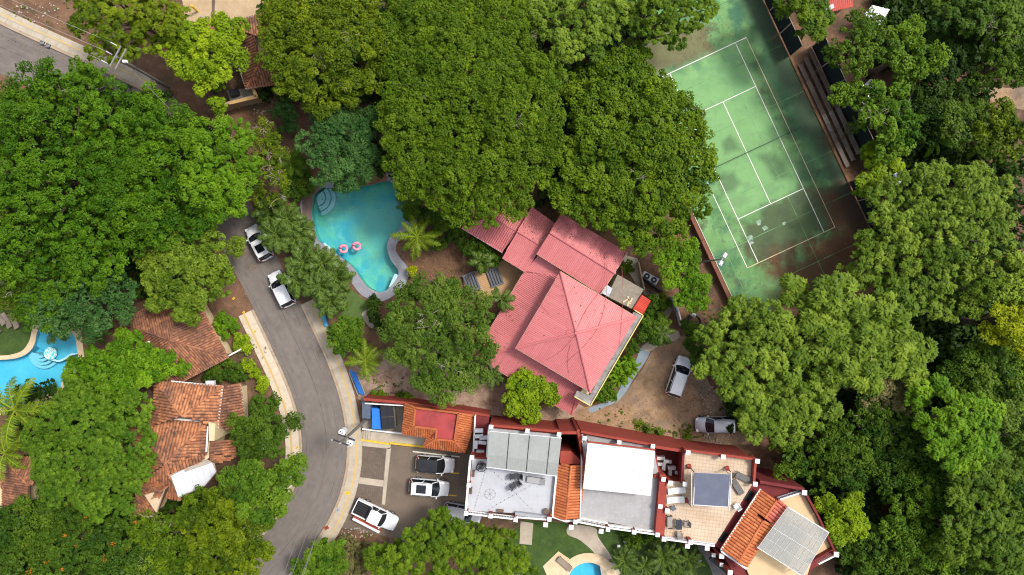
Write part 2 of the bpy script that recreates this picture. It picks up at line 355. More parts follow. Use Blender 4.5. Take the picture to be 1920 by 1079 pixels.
POOLB = pxs([(1103 + 39 * math.cos(a), 1093 + 38 * math.sin(a)) for a in np.linspace(0, 2 * PI, 40, endpoint=False)])
POOLBD = pxs([(1103 + 55 * math.cos(a), 1090 + 53 * math.sin(a)) for a in np.linspace(0, 2 * PI, 40, endpoint=False)])

# ------------------------------------------------------------------ ground
sheet('ground', [(-260, -220), (260, -220), (260, 220), (-260, 220)], 0.0, M_soil, [POOL, POOLL, POOLB], kind='structure')
def area(name, pts, z, m, holes=(), smooth=True, thick=0.0):
    return sheet(name, pxs(spline(pts, True, 4) if smooth else pts), z, m, holes, thick, kind='structure')
area('sandy_yard', [(352, -40), (500, -40), (490, 30), (470, 60), (400, 70), (350, 60), (345, 20)], .006, M_sand)
area('dirt_path_east', [(1850, 150), (1885, 165), (1960, 165), (1960, 205), (1880, 200), (1848, 175), (1830, 130), (1850, 100)], .006, M_yard)
area('garden_soil', [(770, 455), (820, 450), (870, 465), (878, 505), (850, 525), (800, 525), (765, 530), (757, 500)], .006, mat('garden_soil', (.15, .085, .05), [((.1, .055, .035), 1.2, .42, .7, .8), ((.22, .14, .085), 7, .55, .8, .5)], .95, .6, 10))
area('dry_ground_south', [(655, 690), (720, 660), (800, 660), (900, 650), (960, 710), (1090, 760), (1120, 800), (1070, 800), (900, 780), (690, 756), (675, 730)], .006, M_dry)
area('yard', [(1075, 790), (1090, 765), (1150, 755), (1200, 700), (1235, 640), (1280, 630), (1310, 650), (1330, 720), (1380, 780), (1420, 830), (1300, 830), (1200, 815), (1100, 800)], .010, M_yard)
area('garden_path', [(1105, 765), (1140, 752), (1158, 738), (1172, 702), (1192, 676), (1204, 648), (1221, 652), (1212, 675), (1195, 700), (1172, 737), (1157, 753), (1135, 763), (1110, 774)], .022, M_bluepath)
area('entry_path', [(1204, 650), (1230, 632), (1258, 620), (1272, 622), (1272, 636), (1240, 646), (1216, 660)], .027, M_conc)
area('pool_lawn', [(640, 548), (660, 545), (682, 562), (706, 570), (706, 592), (680, 604), (655, 606), (640, 590)], .012, M_turf)
area('stepping_path', [(678, 590), (692, 580), (704, 590), (700, 615), (690, 610)], .018, M_conc)
area('left_lawn', [(-40, 585), (30, 580), (62, 600), (60, 640), (45, 664), (0, 668), (-40, 668)], .008, M_grass, smooth=False)
area('condo_lawn', [(985, 975), (1240, 995), (1340, 1020), (1380, 1090), (1380, 1120), (960, 1120), (960, 1000)], .008, M_grass, [POOLB], smooth=False)
area('condo_path', [(1070, 985), (1115, 990), (1122, 1008), (1150, 1050), (1172, 1100), (1135, 1100), (1120, 1046), (1090, 1015), (1064, 1002)], .016, M_conc)
area('stone_step_path', [(976, 978), (1000, 981), (997, 1022), (974, 1020)], .016, M_conc, smooth=False)
area('side_path', [(1305, 1022), (1330, 1026), (1350, 1060), (1372, 1100), (1345, 1100), (1330, 1060)], .016, mat('grey_path', (.22, .21, .2), [((.15, .145, .14), 2, .4, .7, .8)], .9))
area('pool_terrace', [(1047, 1034), (1082, 1058), (1060, 1085), (1030, 1090), (1018, 1062)], .02, M_tan, smooth=False)

# road, kerbs, pavements
ROADPX = [(-80, 52), (0, 92), (100, 138), (200, 184), (290, 232), (372, 302), (424, 385), (462, 462), (500, 535), (540, 618), (578, 702), (601, 775), (609, 850), (597, 915), (568, 975), (524, 1034), (478, 1084), (430, 1130)]
ROAD = pxs(spline(ROADPX, False, 6)); HW = 2.52
ra, rb = ribbon(ROAD, HW, -HW)                     # ra: left of travel (north-east side), rb: south-west side
rd = sheet('road', ra + rb[::-1], .02, M_asph, kind='structure')
M_seam = mat('tar_seam', (.07, .062, .058), [((.15, .13, .115), .5, .4, .62, .95)], .9)
M_track = mat('tyre_worn', (.135, .117, .105), [((.17, .146, .13), .45, .38, .6, .95)], .9)
for w0_, w1_, m_, z_ in ((-1.75, -1.35, M_track, .0225), (-.35, .05, M_track, .0225), (.55, .95, M_track, .0225), (1.75, 2.1, M_track, .0225), (.2, .25, M_seam, .0245), (-2.1, -2.06, M_seam, .0245), (1.5, 1.54, M_seam, .0245)):
    qa, qb = ribbon(ROAD, w0_, w1_); sheet('tar_seam' if m_ is M_seam else 'wheel_track', qa + qb[::-1], z_, m_, parent=rd)
area('road_turnout', [(235, 128), (300, 160), (352, 205), (330, 215), (260, 180), (222, 150)], .024, M_asph, smooth=False)
def strip(name, path, w0, w1, z, m, i0=0, i1=None, thick=0.0, parent=None, kind='structure'):
    p = path[i0:i1]; a, b = ribbon(p, w0, w1); return sheet(name, a + b[::-1], z, m, thick=thick, parent=parent, kind=kind)
def resample(path, step):
    out = [Vector(path[0])]; acc = 0
    for i in range(1, len(path)):
        a, b = Vector(path[i - 1]), Vector(path[i]); L = (b - a).length; t = step - acc
        while t <= L: out.append(a + (b - a) * (t / L)); t += step
        acc = (acc + L) % step
    return [(v.x, v.y) for v in out]
def pavement(path, w0, w1, label, m, z=.13, tact=None, step=1.6):
    """raised pavement: base, kerb and separately cast slabs with open joints"""
    base = strip('pavement', path, w0, w1, z - .03, M_kerb, thick=z)
    pts = resample(path, step); sgn = 1 if w1 > w0 else -1
    ea, eb = ribbon(pts, w0 + sgn * .32, w1 - sgn * .02)
    for i in range(len(pts) - 1):
        A0, A1, B0, B1 = Vector(ea[i]), Vector(ea[i + 1]), Vector(eb[i]), Vector(eb[i + 1]); g = .008
        q = [A0.lerp(A1, g), A0.lerp(A1, 1 - g), B0.lerp(B1, 1 - g), B0.lerp(B1, g)]
        MB().prism([(v.x, v.y) for v in q], z - .022, z).build('slab', m, base)
    q0, q1 = ribbon(path, w0, w0 + sgn * .28)
    sheet('kerb', q0 + q1[::-1], z + .01, M_kerb, thick=z, parent=base)
    if tact: strip('tactile_strip', path, tact[0], tact[1], z + .004, M_tact, parent=base, kind=None)
    return base
n = len(ROAD)
pavement(ROAD[52:98], HW, HW + 1.75, '', M_conc, tact=(HW + 1.02, HW + 1.22))              # east side, pool to the parking and on south
pavement(ROAD[50:92], -HW, -HW - 1.9, '', M_walk2, tact=(-HW - 1.12, -HW - 1.34))           # west side
pavement(ROAD[0:23], HW, HW + 1.75, '', M_conc, tact=(HW + 1.05, HW + 1.2))                # top-left

# parking
area('parking', [(676, 832), (760, 838), (800, 840), (868, 850), (895, 860), (890, 1010), (760, 1015), (700, 1000), (640, 990), (655, 960), (668, 920), (676, 870)], .012, mat('paver_ground', (.155, .12, .092), [((.11, .085, .066), .5, .42, .68, .8), ((.2, .16, .125), 2, .5, .8, .6), ((.08, .062, .05), 8, .55, .8, .5)], .92, .5, 14), smooth=False)
area('parking_apron', [(679, 808), (797, 818), (795, 838), (730, 832), (677, 824)], .03, M_conc, smooth=False)
M_pav = tiled('small_pavers', (.15, .115, .09), (.09, .07, .055), .24, .12, .1, .014, [((.11, .085, .065), .7, .42, .7, .7), ((.19, .155, .12), 3, .5, .8, .5)], .92, .8)
for nm, p in (('concrete_band', [(677, 822), (733, 834), (731, 842), (677, 836)]), ('concrete_band', [(725, 840), (733, 841), (722, 947), (716, 946)]),
              ('concrete_band', [(672, 895), (721, 901), (719, 913), (667, 906)])):
    area(nm, p, .026, M_conc, smooth=False)
for p in ([(676.5, 837), (724, 842), (719, 900), (673, 894)], [(667, 907), (718, 914), (715, 946), (690, 938), (657, 950)]):
    area('paver_bed', p, .022, M_pav, smooth=False)
def pline(name, p, q, w, m, z, parent=None):
    a, b = W(*p), W(*q); d = (b - a).normalized(); nn = Vector((-d.y, d.x, 0)) * w / 2
    return sheet(name, [(v.x, v.y) for v in (a - nn, b - nn, b + nn, a + nn)], z, m, parent=parent, kind=None if parent else 'structure')
for p, q, m in (((774, 847), (862, 857), M_wpaint), ((831, 886), (861, 888), M_yel), ((836, 928), (856, 930), M_yel)):
    pline('parking_line', p, q, .13, m, .02)
for nm, p, q in (('yellow_kerb', (677, 824.5), (730, 833)), ('yellow_kerb', (731, 831), (798, 838.5))):
    o = MB().bar(W(*p, .06), W(*q, .06), .22, .16).build(nm, M_yel); tag(o, kind='structure')
tag(o, kind='structure')

# ------------------------------------------------------------------ pools
def watermat(name, tintc, bump=.25):
    m = D.materials.new(name); m.use_nodes = True; nt = m.node_tree; N = nt.nodes; L = nt.links
    for x in list(N): N.remove(x)
    o = N.new('ShaderNodeOutputMaterial'); t = N.new('ShaderNodeBsdfTransparent'); t.inputs[0].default_value = (*tintc, 1)
    g = N.new('ShaderNodeBsdfGlossy'); g.inputs['Roughness'].default_value = .06
    fr = N.new('ShaderNodeFresnel'); fr.inputs[0].default_value = 1.33
    ms = N.new('ShaderNodeMixShader'); tc = N.new('ShaderNodeTexCoord'); nz = N.new('ShaderNodeTexNoise'); nz.inputs['Scale'].default_value = 1.8; nz.inputs['Detail'].default_value = 3
    bp = N.new('ShaderNodeBump'); bp.inputs['Strength'].default_value = bump; bp.inputs['Distance'].default_value = .1
    L.new(tc.outputs['Object'], nz.inputs['Vector']); L.new(nz.outputs['Fac'], bp.inputs['Height'])
    L.new(bp.outputs[0], g.inputs['Normal']); L.new(bp.outputs[0], fr.inputs['Normal'])
    L.new(fr.outputs[0], ms.inputs[0]); L.new(t.outputs[0], ms.inputs[1]); L.new(g.outputs[0], ms.inputs[2]); L.new(ms.outputs[0], o.inputs[0])
    return m
M_basin = mat('pool_plaster', (0.06, 0.41, 0.53), [((.20, .52, .36), .14, .44, .56, .95), ((.05, .36, .48), .5, .48, .66, .75), ((.28, .62, .62), 1.1, .56, .72, .6), ((.06, .34, .42), 4.5, .54, .72, .55)], .7)  # mottling includes a caustic-like light pattern painted into the floor colour
M_basin2 = mat('blue_plaster', (0.16, 0.55, 0.72), [((.1, .46, .68), .25, .42, .65, .8), ((.24, .62, .76), 1.2, .5, .75, .5)], .7)
def greener(m, c, rad, col):
    nt = m.node_tree; N = nt.nodes; L = nt.links; b = N['Principled BSDF']; src = b.inputs['Base Color'].links[0].from_socket
    tc = N.new('ShaderNodeTexCoord'); ds = N.new('ShaderNodeVectorMath'); ds.operation = 'DISTANCE'; ds.inputs[1].default_value = (c.x, c.y, -1.4); L.new(tc.outputs['Object'], ds.inputs[0])
    nz = N.new('ShaderNodeTexNoise'); nz.inputs['Scale'].default_value = .6; nz.inputs['Detail'].default_value = 4; L.new(tc.outputs['Object'], nz.inputs['Vector'])
    ad = N.new('ShaderNodeMath'); ad.operation = 'MULTIPLY_ADD'; L.new(nz.outputs['Fac'], ad.inputs[0]); ad.inputs[1].default_value = 3.0; L.new(ds.outputs['Value'], ad.inputs[2])
    mr = N.new('ShaderNodeMapRange'); mr.inputs[1].default_value = rad + 2.6; mr.inputs[2].default_value = rad + .2; mr.inputs[3].default_value = 0; mr.inputs[4].default_value = .6; L.new(ad.outputs[0], mr.inputs[0])
    mx = N.new('ShaderNodeMix'); mx.data_type = 'RGBA'; L.new(mr.outputs[0], mx.inputs[0]); L.new(src, mx.inputs[6]); mx.inputs[7].default_value = (*col, 1); L.new(mx.outputs[2], b.inputs['Base Color'])
greener(M_basin, W(712, 425), 3.6, (.25, .58, .42))                    # algae tinted floor of the deep end
def pool(label, outline, deck, mdeck, mb, tintc, depth, loc, decklabel):
    t = thing('swimming_pool', label, 'pool', loc)
    n = len(outline)
    sheet('basin_floor', outline, -depth, mb, parent=t)
    vs = [(p[0], p[1], .02) for p in outline] + [(p[0], p[1], -depth) for p in outline]
    mk('basin_wall', vs, [(i, n + i, n + (i + 1) % n, (i + 1) % n) for i in range(n)], mb, t)
    w = sheet('water', outline, -.09, watermat('water_' + mb.name, tintc), parent=t)
    sheet('deck', deck, .05, mdeck, [outline], thick=.14, parent=t)
    return t
pl = pool('large turquoise kidney shaped pool with grey deck beside the palms', POOL, POOLD, M_deckg, M_basin, (.74, .95, .96), 1.4, W(665, 440), '')
# worn brown edging under the tree and along the left side of the pool
sheet('worn_edging', pxs([(585, 345), (605, 351), (588, 368), (584, 402), (592, 440), (580, 448), (567, 405), (567, 372)]), .055, M_deckb, parent=pl)
sheet('brick_edging', pxs([(640, 356), (690, 348), (724, 340), (726, 331), (722, 327), (690, 336), (640, 346)]), .056, M_rust, parent=pl)
def arc_step(cx, cy, r0, r1, a0, a1, z, m, parent, name='step'):
    A = np.linspace(math.radians(a0), math.radians(a1), 16)
    sheet(name, pxs([(cx + r1 * math.cos(a), cy + r1 * math.sin(a)) for a in A] + [(cx + r0 * math.cos(a), cy + r0 * math.sin(a)) for a in A[::-1]]), z, m, thick=abs(z) + 1.0 if z > -.9 else .4, parent=parent)
M_step = mat('step_plaster', (.42, .62, .66), [((.3, .52, .57), 1.5, .42, .7, .7)], .7)
M_stepe = mat('step_edge', (.1, .36, .42), (), .7)
for i, (r0, r1) in enumerate(((1, 16), (17, 25), (26, 34))): arc_step(592, 370, r0, r1, -48, 78, -.25 - .3 * i, M_step, pl)
for x0, y0, x1, y1 in ((606, 458, 622, 472), (744, 515, 733, 540)):       # pale entry ledges in the pool corners
    a, b = W(x0, y0, -.05), W(x1, y1, -.05); MB().bar(a, b, .5, .1).build('entry_ledge', M_step, pl)
pl2 = pool('bright blue pool with curved tan coping beside the lawn and coconut palm', POOLL, POOLLD, M_tan, M_basin2, (.66, .93, .97), 1.3, W(60, 700), '')
M_step2 = mat('pale_blue_step', (.36, .62, .72), (), .6)
for i in range(4): arc_step(73, 664, 3 + 7 * i, 8.5 + 7 * i, 38, 185, -.18 - .22 * i, M_step2, pl2)
cv = spline([(98, 674), (112, 677), (124, 672), (134, 665), (147, 664)], False, 6)
wl = MB()
for a, b in zip(cv[:-1], cv[1:]): wl.bar(W(*a, -.2), W(*b, -.2), .22, .3)
wl.build('shelf_edge', M_step2, pl2)
sheet('sun_shelf', pxs([(98, 674)] + cv + [(146, 655), (136, 625), (100, 606), (72, 612), (69, 632), (64, 650), (80, 660)]), -.42, M_basin2, parent=pl2)
pool('small round blue pool with tan rim on the condominium lawn', POOLB, POOLBD, M_tan, M_basin2, (.62, .92, .95), 1.2, W(1103, 1093), '')
# floats
def torus(name, label, px, py, R, r, m, z):
    c = W(px, py, z); t = thing(name, label, 'float', c, 'pink ring floats on the pool', world=False)
    vs, fs = [], []; A, B = 20, 10
    for i in range(A):
        a = 2 * PI * i / A
        for j in range(B):
            b = 2 * PI * j / B; vs.append(((R + r * math.cos(b)) * math.cos(a), (R + r * math.cos(b)) * math.sin(a), r * math.sin(b)))
    for i in range(A):
        for j in range(B): fs.append((i * B + j, ((i + 1) % A) * B + j, ((i + 1) % A) * B + (j + 1) % B, i * B + (j + 1) % B))
    mk('ring', vs, fs, m, t, True)
    h = MB(); h.tube([(-R * .9, R * .35, r * .6), (-R * .95, R * .5, .35), (-R * .7, R * .55, .5), (-R * .35, R * .4, .46), (-R * .15, R * .3, .36)], [.13, .11, .1, .1, .06], 8)
    h.build('neck', m, t, True)
    MB().tube([(-R * .15, R * .3, .36), (0, R * .22, .28)], [.06, .02], 6).build('beak', M_dark, t)
torus('ring_float', 'pink bird ring float in the pool, nearer the western edge', 644, 467, .38, .16, M_pink, .0)
torus('ring_float', 'pink bird ring float in the pool, nearer the middle', 669, 462, .38, .16, M_pink, .0)
c = W(95, 663, 0); fl = thing('round_float', 'round aqua and white patterned float by the pool steps', 'float', c, world=False)
vs, fs = [], []
prof = [(0, .10), (.35, .12), (.5, .26), (.62, .3), (.72, .24), (.75, .12), (.68, 0)]
for r, z in prof:
    for k in range(24): a = 2 * PI * k / 24; vs.append((r * math.cos(a), r * math.sin(a), z - .1))
for i in range(len(prof) - 1):
    for k in range(24): fs.append((i * 24 + k, i * 24 + (k + 1) % 24, (i + 1) * 24 + (k + 1) % 24, (i + 1) * 24 + k))
mk('ring', vs, fs, mat('patterned_vinyl', (.7, .82, .82), [((.05, .55, .6), 5, .48, .52, .95), ((.3, .6, .3), 7, .6, .63, .7)], .4), fl, True)

# ------------------------------------------------------------------ tennis court
CC = W(1400, 287); CD = Vector((.4236, -.906, 0)).normalized(); CR = Vector((.906, .4236, 0)).normalized()
def C(r, d, z=0): v = CC + CR * r + CD * d; return Vector((v.x, v.y, z))
def crect(r0, r1, d0, d1): return [tuple(C(r, d)[:2]) for r, d in ((r0, d0), (r1, d0), (r1, d1), (r0, d1))]
def courtmat():
    m = mat('court_paint', (0.115, 0.235, 0.085), [((.17, .33, .13), .16, .45, .6, .8), ((.055, .15, .06), .5, .52, .64, .8), ((.19, .39, .16), 1.3, .56, .75, .55),
                                                   ((.035, .12, .075), .22, .54, .64, .85), ((.07, .075, .04), .33, .56, .68, .8), ((.05, .06, .035), 3.2, .58, .74, .55)], .85)
    nt = m.node_tree; N = nt.nodes; L = nt.links; b = N['Principled BSDF']; src = b.inputs['Base Color'].links[0].from_socket
    ge = N.new('ShaderNodeTexCoord')
    sx = N.new('ShaderNodeSeparateXYZ')
    # paler play area against the darker run-off and the soil washed over the far corner
    mp = N.new('ShaderNodeMapping'); mp.vector_type = 'TEXTURE'; mp.inputs['Location'].default_value = CC
    mp.inputs['Rotation'].default_value = (0, 0, math.atan2(CR.y, CR.x))
    L.new(ge.outputs['Object'], mp.inputs[0]); L.new(mp.outputs[0], sx.inputs[0])
    nz = N.new('ShaderNodeTexNoise'); nz.inputs['Scale'].default_value = .35; nz.inputs['Detail'].default_value = 5; L.new(ge.outputs['Object'], nz.inputs['Vector'])
    def blend(prev, col, r0, r1, d0, d1, soft, wob, st):
        """colour patch around a rectangle in court coordinates, edge broken by noise"""
        def sd(sock, a, c, neg):
            q = N.new('ShaderNodeMath'); q.operation = 'SUBTRACT'
            L.new(sock, q.inputs[0]); q.inputs[1].default_value = (a + c) / 2
            ab = N.new('ShaderNodeMath'); ab.operation = 'ABSOLUTE'; L.new(q.outputs[0], ab.inputs[0])
            s2 = N.new('ShaderNodeMath'); s2.operation = 'SUBTRACT'; s2.inputs[0].default_value = (c - a) / 2; L.new(ab.outputs[0], s2.inputs[1]); return s2.outputs[0]
        mn = N.new('ShaderNodeMath'); mn.operation = 'MINIMUM'
        L.new(sd(sx.outputs[0], r0, r1, 0), mn.inputs[0]); L.new(sd(sx.outputs[1], d0, d1, 0), mn.inputs[1])
        ad = N.new('ShaderNodeMath'); ad.operation = 'MULTIPLY_ADD'; L.new(nz.outputs['Fac'], ad.inputs[0]); ad.inputs[1].default_value = wob; L.new(mn.outputs[0], ad.inputs[2])
        mr = N.new('ShaderNodeMapRange'); mr.inputs[1].default_value = wob * .5 - soft; mr.inputs[2].default_value = wob * .5 + soft; mr.inputs[4].default_value = st; L.new(ad.outputs[0], mr.inputs[0])
        mx = N.new('ShaderNodeMix'); mx.data_type = 'RGBA'; L.new(mr.outputs[0], mx.inputs[0]); L.new(prev, mx.inputs[6]); mx.inputs[7].default_value = (*col, 1); return mx.outputs[2]
    s = src
    s = blend(s, (.19, .37, .15), -4.2, 4.2, -6.6, 12, .7, 4, .62)
    s = blend(s, (.055, .06, .034), -4.4, 9.5, -12.2, -6.6, .5, 5, .75)
    for (r0, r1, d0, d1) in ((1.2, 3.2, -4.6, -1.2), (-2.2, -.8, 1.0, 2.6), (4.3, 6.4, -5.6, -3.2), (4.6, 8, 3, 9), (5, 8.6, -1, 2.2), (-4.4, -2, -3, -1)): s = blend(s, (.05, .085, .042), r0, r1, d0, d1, .35, 2.2, .6)
    s = blend(s, (.10, .048, .026), -4, 12, -22, -12.6, 1.2, 9, .95)
    s = blend(s, (.12, .055, .03), 5.2, 12, -15, -7.5, .8, 5, .85)
    s = blend(s, (.075, .052, .035), 7.2, 12, -20, 22, .5, 3, .85)
    s = blend(s, (.04, .11, .06), 5.6, 9.5, -8, 20, .6, 9, .55)  # darker teal tone along the east margin
    s = blend(s, (.14, .1, .055), -6.5, 1.5, 12.2, 17, .6, 5, .75)
    L.new(s, b.inputs['Base Color'])
    return m
court = thing('tennis_court', 'worn green tennis court with white lines and brown stained corner', 'tennis court', CC)
sheet('court_surface', crect(-8.5, 8.95, -22, 17.5), .05, courtmat(), thick=.06, parent=court)
def cline(r0, d0, r1, d1, w=.075, m=None):
    a, b = C(r0, d0), C(r1, d1); d = (b - a).normalized(); nn = Vector((-d.y, d.x, 0)) * w / 2
    sheet('line', [(v.x, v.y) for v in (a - nn, b - nn, b + nn, a + nn)], .054, m or M_cl, parent=court)
M_cl = mat('court_line', (.74, .74, .68), [((.45, .5, .4), 2.5, .52, .75, .6)], .8)
M_clw = mat('worn_court_line', (.55, .46, .28), [((.3, .26, .15), 2.5, .48, .72, .8)], .8)
hl, hw, sw, sv_ = 11.885, 5.485, 4.115, 6.4
cline(-hw, -hl, hw, -hl, .09); cline(-hw, hl, hw, hl, .09, M_clw)
for r in (-hw, hw): cline(r, -hl, r, hl, .07, M_clw if r > 0 else None)
for r in (-sw, sw): cline(r, -hl + .06, r, hl - .06)
for d in (-sv_, sv_): cline(-sw + .05, d, sw - .05, d)
cline(0, -sv_ + .05, 0, sv_ - .05)
M_cj = mat('sealed_joint', (.15, .33, .14), [((.07, .15, .06), .6, .42, .6, .95)], .85)
for d in (-16.5, -9.4, -3.6, 3.9, 9.1, 14.6):                                     # paler sealed joints between the cast panels
    a, b = C(-8.4, d), C(8.8, d); nn = CD * .028
    sheet('sealed_joint', [(v.x, v.y) for v in (a - nn, b - nn, b + nn, a + nn)], .052, M_cj, parent=court)
for r in (-6.9, 2.1):
    a, b = C(r, -21.5), C(r, 17.3); nn = CR * .028
    sheet('sealed_joint', [(v.x, v.y) for v in (a - nn, b - nn, b + nn, a + nn)], .053, M_cj, parent=court)
M_scuff = mat('peeled_paint', (.32, .36, .32), [((.12, .26, .13), 3, .42, .58, .95)], .9)
for px, py, r in ((1422, 418, 7), (1434, 428, 6), (1406, 447, 7), (1408, 455, 5), (1470, 420, 4)):
    A = [(px + r * random.uniform(.5, 1.1) * math.cos(a), py + r * random.uniform(.5, 1.1) * math.sin(a)) for a in np.linspace(0, 2 * PI, 11)[:-1]]
    sheet('peeled_patch', pxs(spline(A, True, 3)), .0565, M_scuff, parent=court)
net = thing('tennis_net', 'dark net strung across the green tennis court', 'net', C(0, 0))
for r in (-6.2, 6.2): MB().tube([C(r, 0, .05), C(r, 0, 1.12)], .05, 8).build('post', M_dark, net)
g = MB()
for i in range(81): r = -6.2 + 12.4 * i / 80; g.bar(C(r, 0, .1), C(r, 0, .98), .012, .012)
for i in range(8): z = .12 + .12 * i; g.bar(C(-6.2, 0, z), C(6.2, 0, z), .012, .012)
g.build('mesh_netting', M_dark, net)
MB().bar(C(-6.2, 0, 1.0), C(6.2, 0, 1.0), .06, .06).build('tape', mat('dark_tape', (.05, .07, .06), (), .9), net)
# bleacher: three rising steps of planks beside the court
bl = thing('bleacher', 'long stepped bench of weathered planks beside the tennis court', 'bleacher', C(10, 1.5))
MB().bar(C(9.05, -7.6, .07), C(9.05, 8.2, .07), .28, .24).build('kerb', M_rust, bl)
M_benchg = mat('grey_planks', (.2, .165, .14), [((.12, .09, .075), 2, .45, .7, .8)], .9)
for i, (r, z) in enumerate(((9.62, .28), (10.35, .55), (11.05, .85))):
    for j, (d0, d1) in enumerate(((-6.5 - .5 * i, -3.4), (-3.36, -.3), (-.25, 3.0), (3.05, 6.3 - .4 * i))):
        MB().bar(C(r, d0, z), C(r, d1, z), .5, .09).build('plank', M_bench if j < 2 else M_benchg, bl)
    s = MB()
    for d in (-6, -4, -2, 0, 2, 4, 5.4): s.box(C(r, d, z / 2 - .03), (.4, .15, max(.05, z - .1)), math.atan2(CR.y, CR.x))
    s.build('support', M_bench, bl)
# fences with dark windscreen cloth
def fence(label, pts, h, panel=True, z0=0.0):
    f = thing('court_fence', label, 'fence', pts[0])
    for a, b in zip(pts[:-1], pts[1:]):
        L = (b - a).length; k = max(1, round(L / 2.6))
        for i in range(k):
            p, q = a + (b - a) * (i / k), a + (b - a) * ((i + 1) / k); d = (q - p).normalized() * .06
            MB().tube([p + Vector((0, 0, z0)), p + Vector((0, 0, h + .05))], .045, 6).build('post', M_grey, f)
            if panel: MB().bar(p + d + Vector((0, 0, (h + z0) / 2 + .05)), q - d + Vector((0, 0, (h + z0) / 2 + .05)), .02, h - z0 - .2).build('panel', M_screen, f)
        MB().tube([a + Vector((0, 0, h)), b + Vector((0, 0, h))], .035, 6).build('top_rail', mat('rail_paint', (.4, .36, .28), (), .6), f)
    return f
fence('tall dark windscreen fence along the upper east side of the court', [C(9.1, -22), C(9.1, -7.8)], 3.4)
fence('tall dark windscreen fence behind the plank bleacher', [C(11.75, -7.8), C(11.75, 7.8)], 3.4)
fence('dark windscreen fence by the brown corner of the court', [C(9.1, 7.9), C(9.1, 17.5)], 3.2)
wl = thing('retaining_wall', 'low brown wall along the west edge of the tennis court', 'wall', C(-8.8, 9))
for i in range(6):
    d0 = -4 + i * 3.6; MB().bar(C(-8.95, d0 + .02, .5), C(-8.95, d0 + 3.58, .5), .5, 1.0).build('wall_panel', M_brickr, wl)
MB().bar(C(-8.72, -4, 1.03), C(-8.72, 17.6, 1.03), .06, .06).build('rail', mat('pale_rail', (.5, .5, .42), (), .6), wl)

# ------------------------------------------------------------------ lamps and poles
def floodlight(label, px, py, h, heads, ang):
    b = W(px, py); t = thing('floodlight_pole', label, 'floodlight', b, 'court floodlights')
    MB().tube([b, b + Vector((0, 0, h))], [.11, .07], 8).build('pole', M_grey, t)
    u = Vector((math.cos(ang), math.sin(ang), 0))
    MB().bar(b + Vector((0, 0, h)) - u * .6, b + Vector((0, 0, h)) + u * .6, .08, .08).build('crossarm', M_grey, t)
    for s in heads:
        c = b + Vector((0, 0, h + .12)) + u * s
        R = Matrix.Rotation(ang, 3, 'Z') @ Matrix.Rotation(.5, 3, 'X')
        l = MB().box(c, (.5, .42, .2), rot=R).build('lamp', mat('lamp_housing', (.5, .51, .52), (), .4), t)
        MB().box(c + R @ Vector((0, 0, .12)), (.3, .24, .06), rot=R).build('ballast', M_lgrey, l)
floodlight('grey floodlight pole leaning over the west edge of the court', 1318, 491, 7.2, (-.45, .45), 1.1)
floodlight('grey floodlight pole rising through the trees at the east corner of the court', 1608, 358, 8.0, (-.45, .45), 2.0)
floodlight('grey floodlight pole beside the upper fence near the red roof', 1495, 67, 7.4, (-.4, .4), .5)
def wire(label, p, q, sag, r=.021, cat='cable', group=None, m=None):
    p, q = Vector(p), Vector(q); pts = [p.lerp(q, t) - Vector((0, 0, sag * 4 * t * (1 - t))) for t in np.linspace(0, 1, 15)]
    o = MB().tube(pts, r, 4, False).build('power_cable', m or mat('grey_cable', (.16, .155, .15), (), .6)); return tag(o, label, cat, group)
b = W(689, 785); PH = 12.4
up = thing('utility_pole', 'tall concrete utility pole with two transformers beside the parking entrance', 'utility pole', b)
MB().tube([b, b + Vector((0, 0, PH))], [.2, .13], 10).build('pole', mat('pole_concrete', (.13, .12, .11), [((.2, .19, .17), 3, .45, .7, .7)], .9), up)
for dx, dy in ((-.55, .42), (.25, -.62)):
    c = b + Vector((dx, dy, 8.6)); tr = MB().tube([c, c + Vector((0, 0, 1.0)), c + Vector((0, 0, 1.08))], [.36, .36, .3], 16).build('transformer', M_lgrey, up)
    MB().tube([c + Vector((0, 0, 1.08)), c + Vector((0, 0, 1.13))], [.33, .26], 16).build('lid', M_white, tr)
    for a in (0, 2.1): MB().tube([c + Vector((.15 * math.cos(a), .15 * math.sin(a), 1.1)), c + Vector((.15 * math.cos(a), .15 * math.sin(a), 1.4))], [.06, .03], 6).build('bushing', M_dark, tr)
u = Vector((-.35, -.94, 0)).normalized(); v = Vector((u.y, -u.x, 0))
for z in (PH - .3, PH - 2.6): MB().bar(b + v * -.9 + Vector((0, 0, z)), b + v * .9 + Vector((0, 0, z)), .12, .12).build('crossarm', M_dark, up)
tt = b + Vector((0, 0, PH - .2)); far = W(470, 1290, 9.5)
for s in (-.85, 0, .85): MB().tube([tt + v * s, tt + v * s + Vector((0, 0, .3))], [.07, .04], 6).build('insulator', M_lgrey, up)
for i, s in enumerate((-.85, .1, .85)): wire('power cable from the roadside pole running south, %s one' % ('western', 'middle', 'eastern')[i], tt + v * s + Vector((0, 0, .3)), far + v * s, .5, group='cables running south from the pole')
wire('thick communication cable slung below the power cables over the bend', tt - Vector((0, 0, 2.4)), W(500, 1290, 7.2), .5, .03)
b2 = W(318, 165)
hp = thing('utility_pole', 'utility pole with double crossarms above the road by the bright tree', 'utility pole', b2)
MB().tube([b2, b2 + Vector((0, 0, 10.5))], [.18, .12], 8).build('pole', MATS['pole_concrete'], hp)
d0 = Vector((.88, -.47, 0)); n0 = Vector((.47, .88, 0))
for s in (-.3, .3): MB().bar(b2 + n0 * -1.15 + d0 * s + Vector((0, 0, 10.2)), b2 + n0 * 1.15 + d0 * s + Vector((0, 0, 10.2)), .12, .12).build('crossarm', mat('grey_timber', (.2, .19, .18), (), .8), hp)
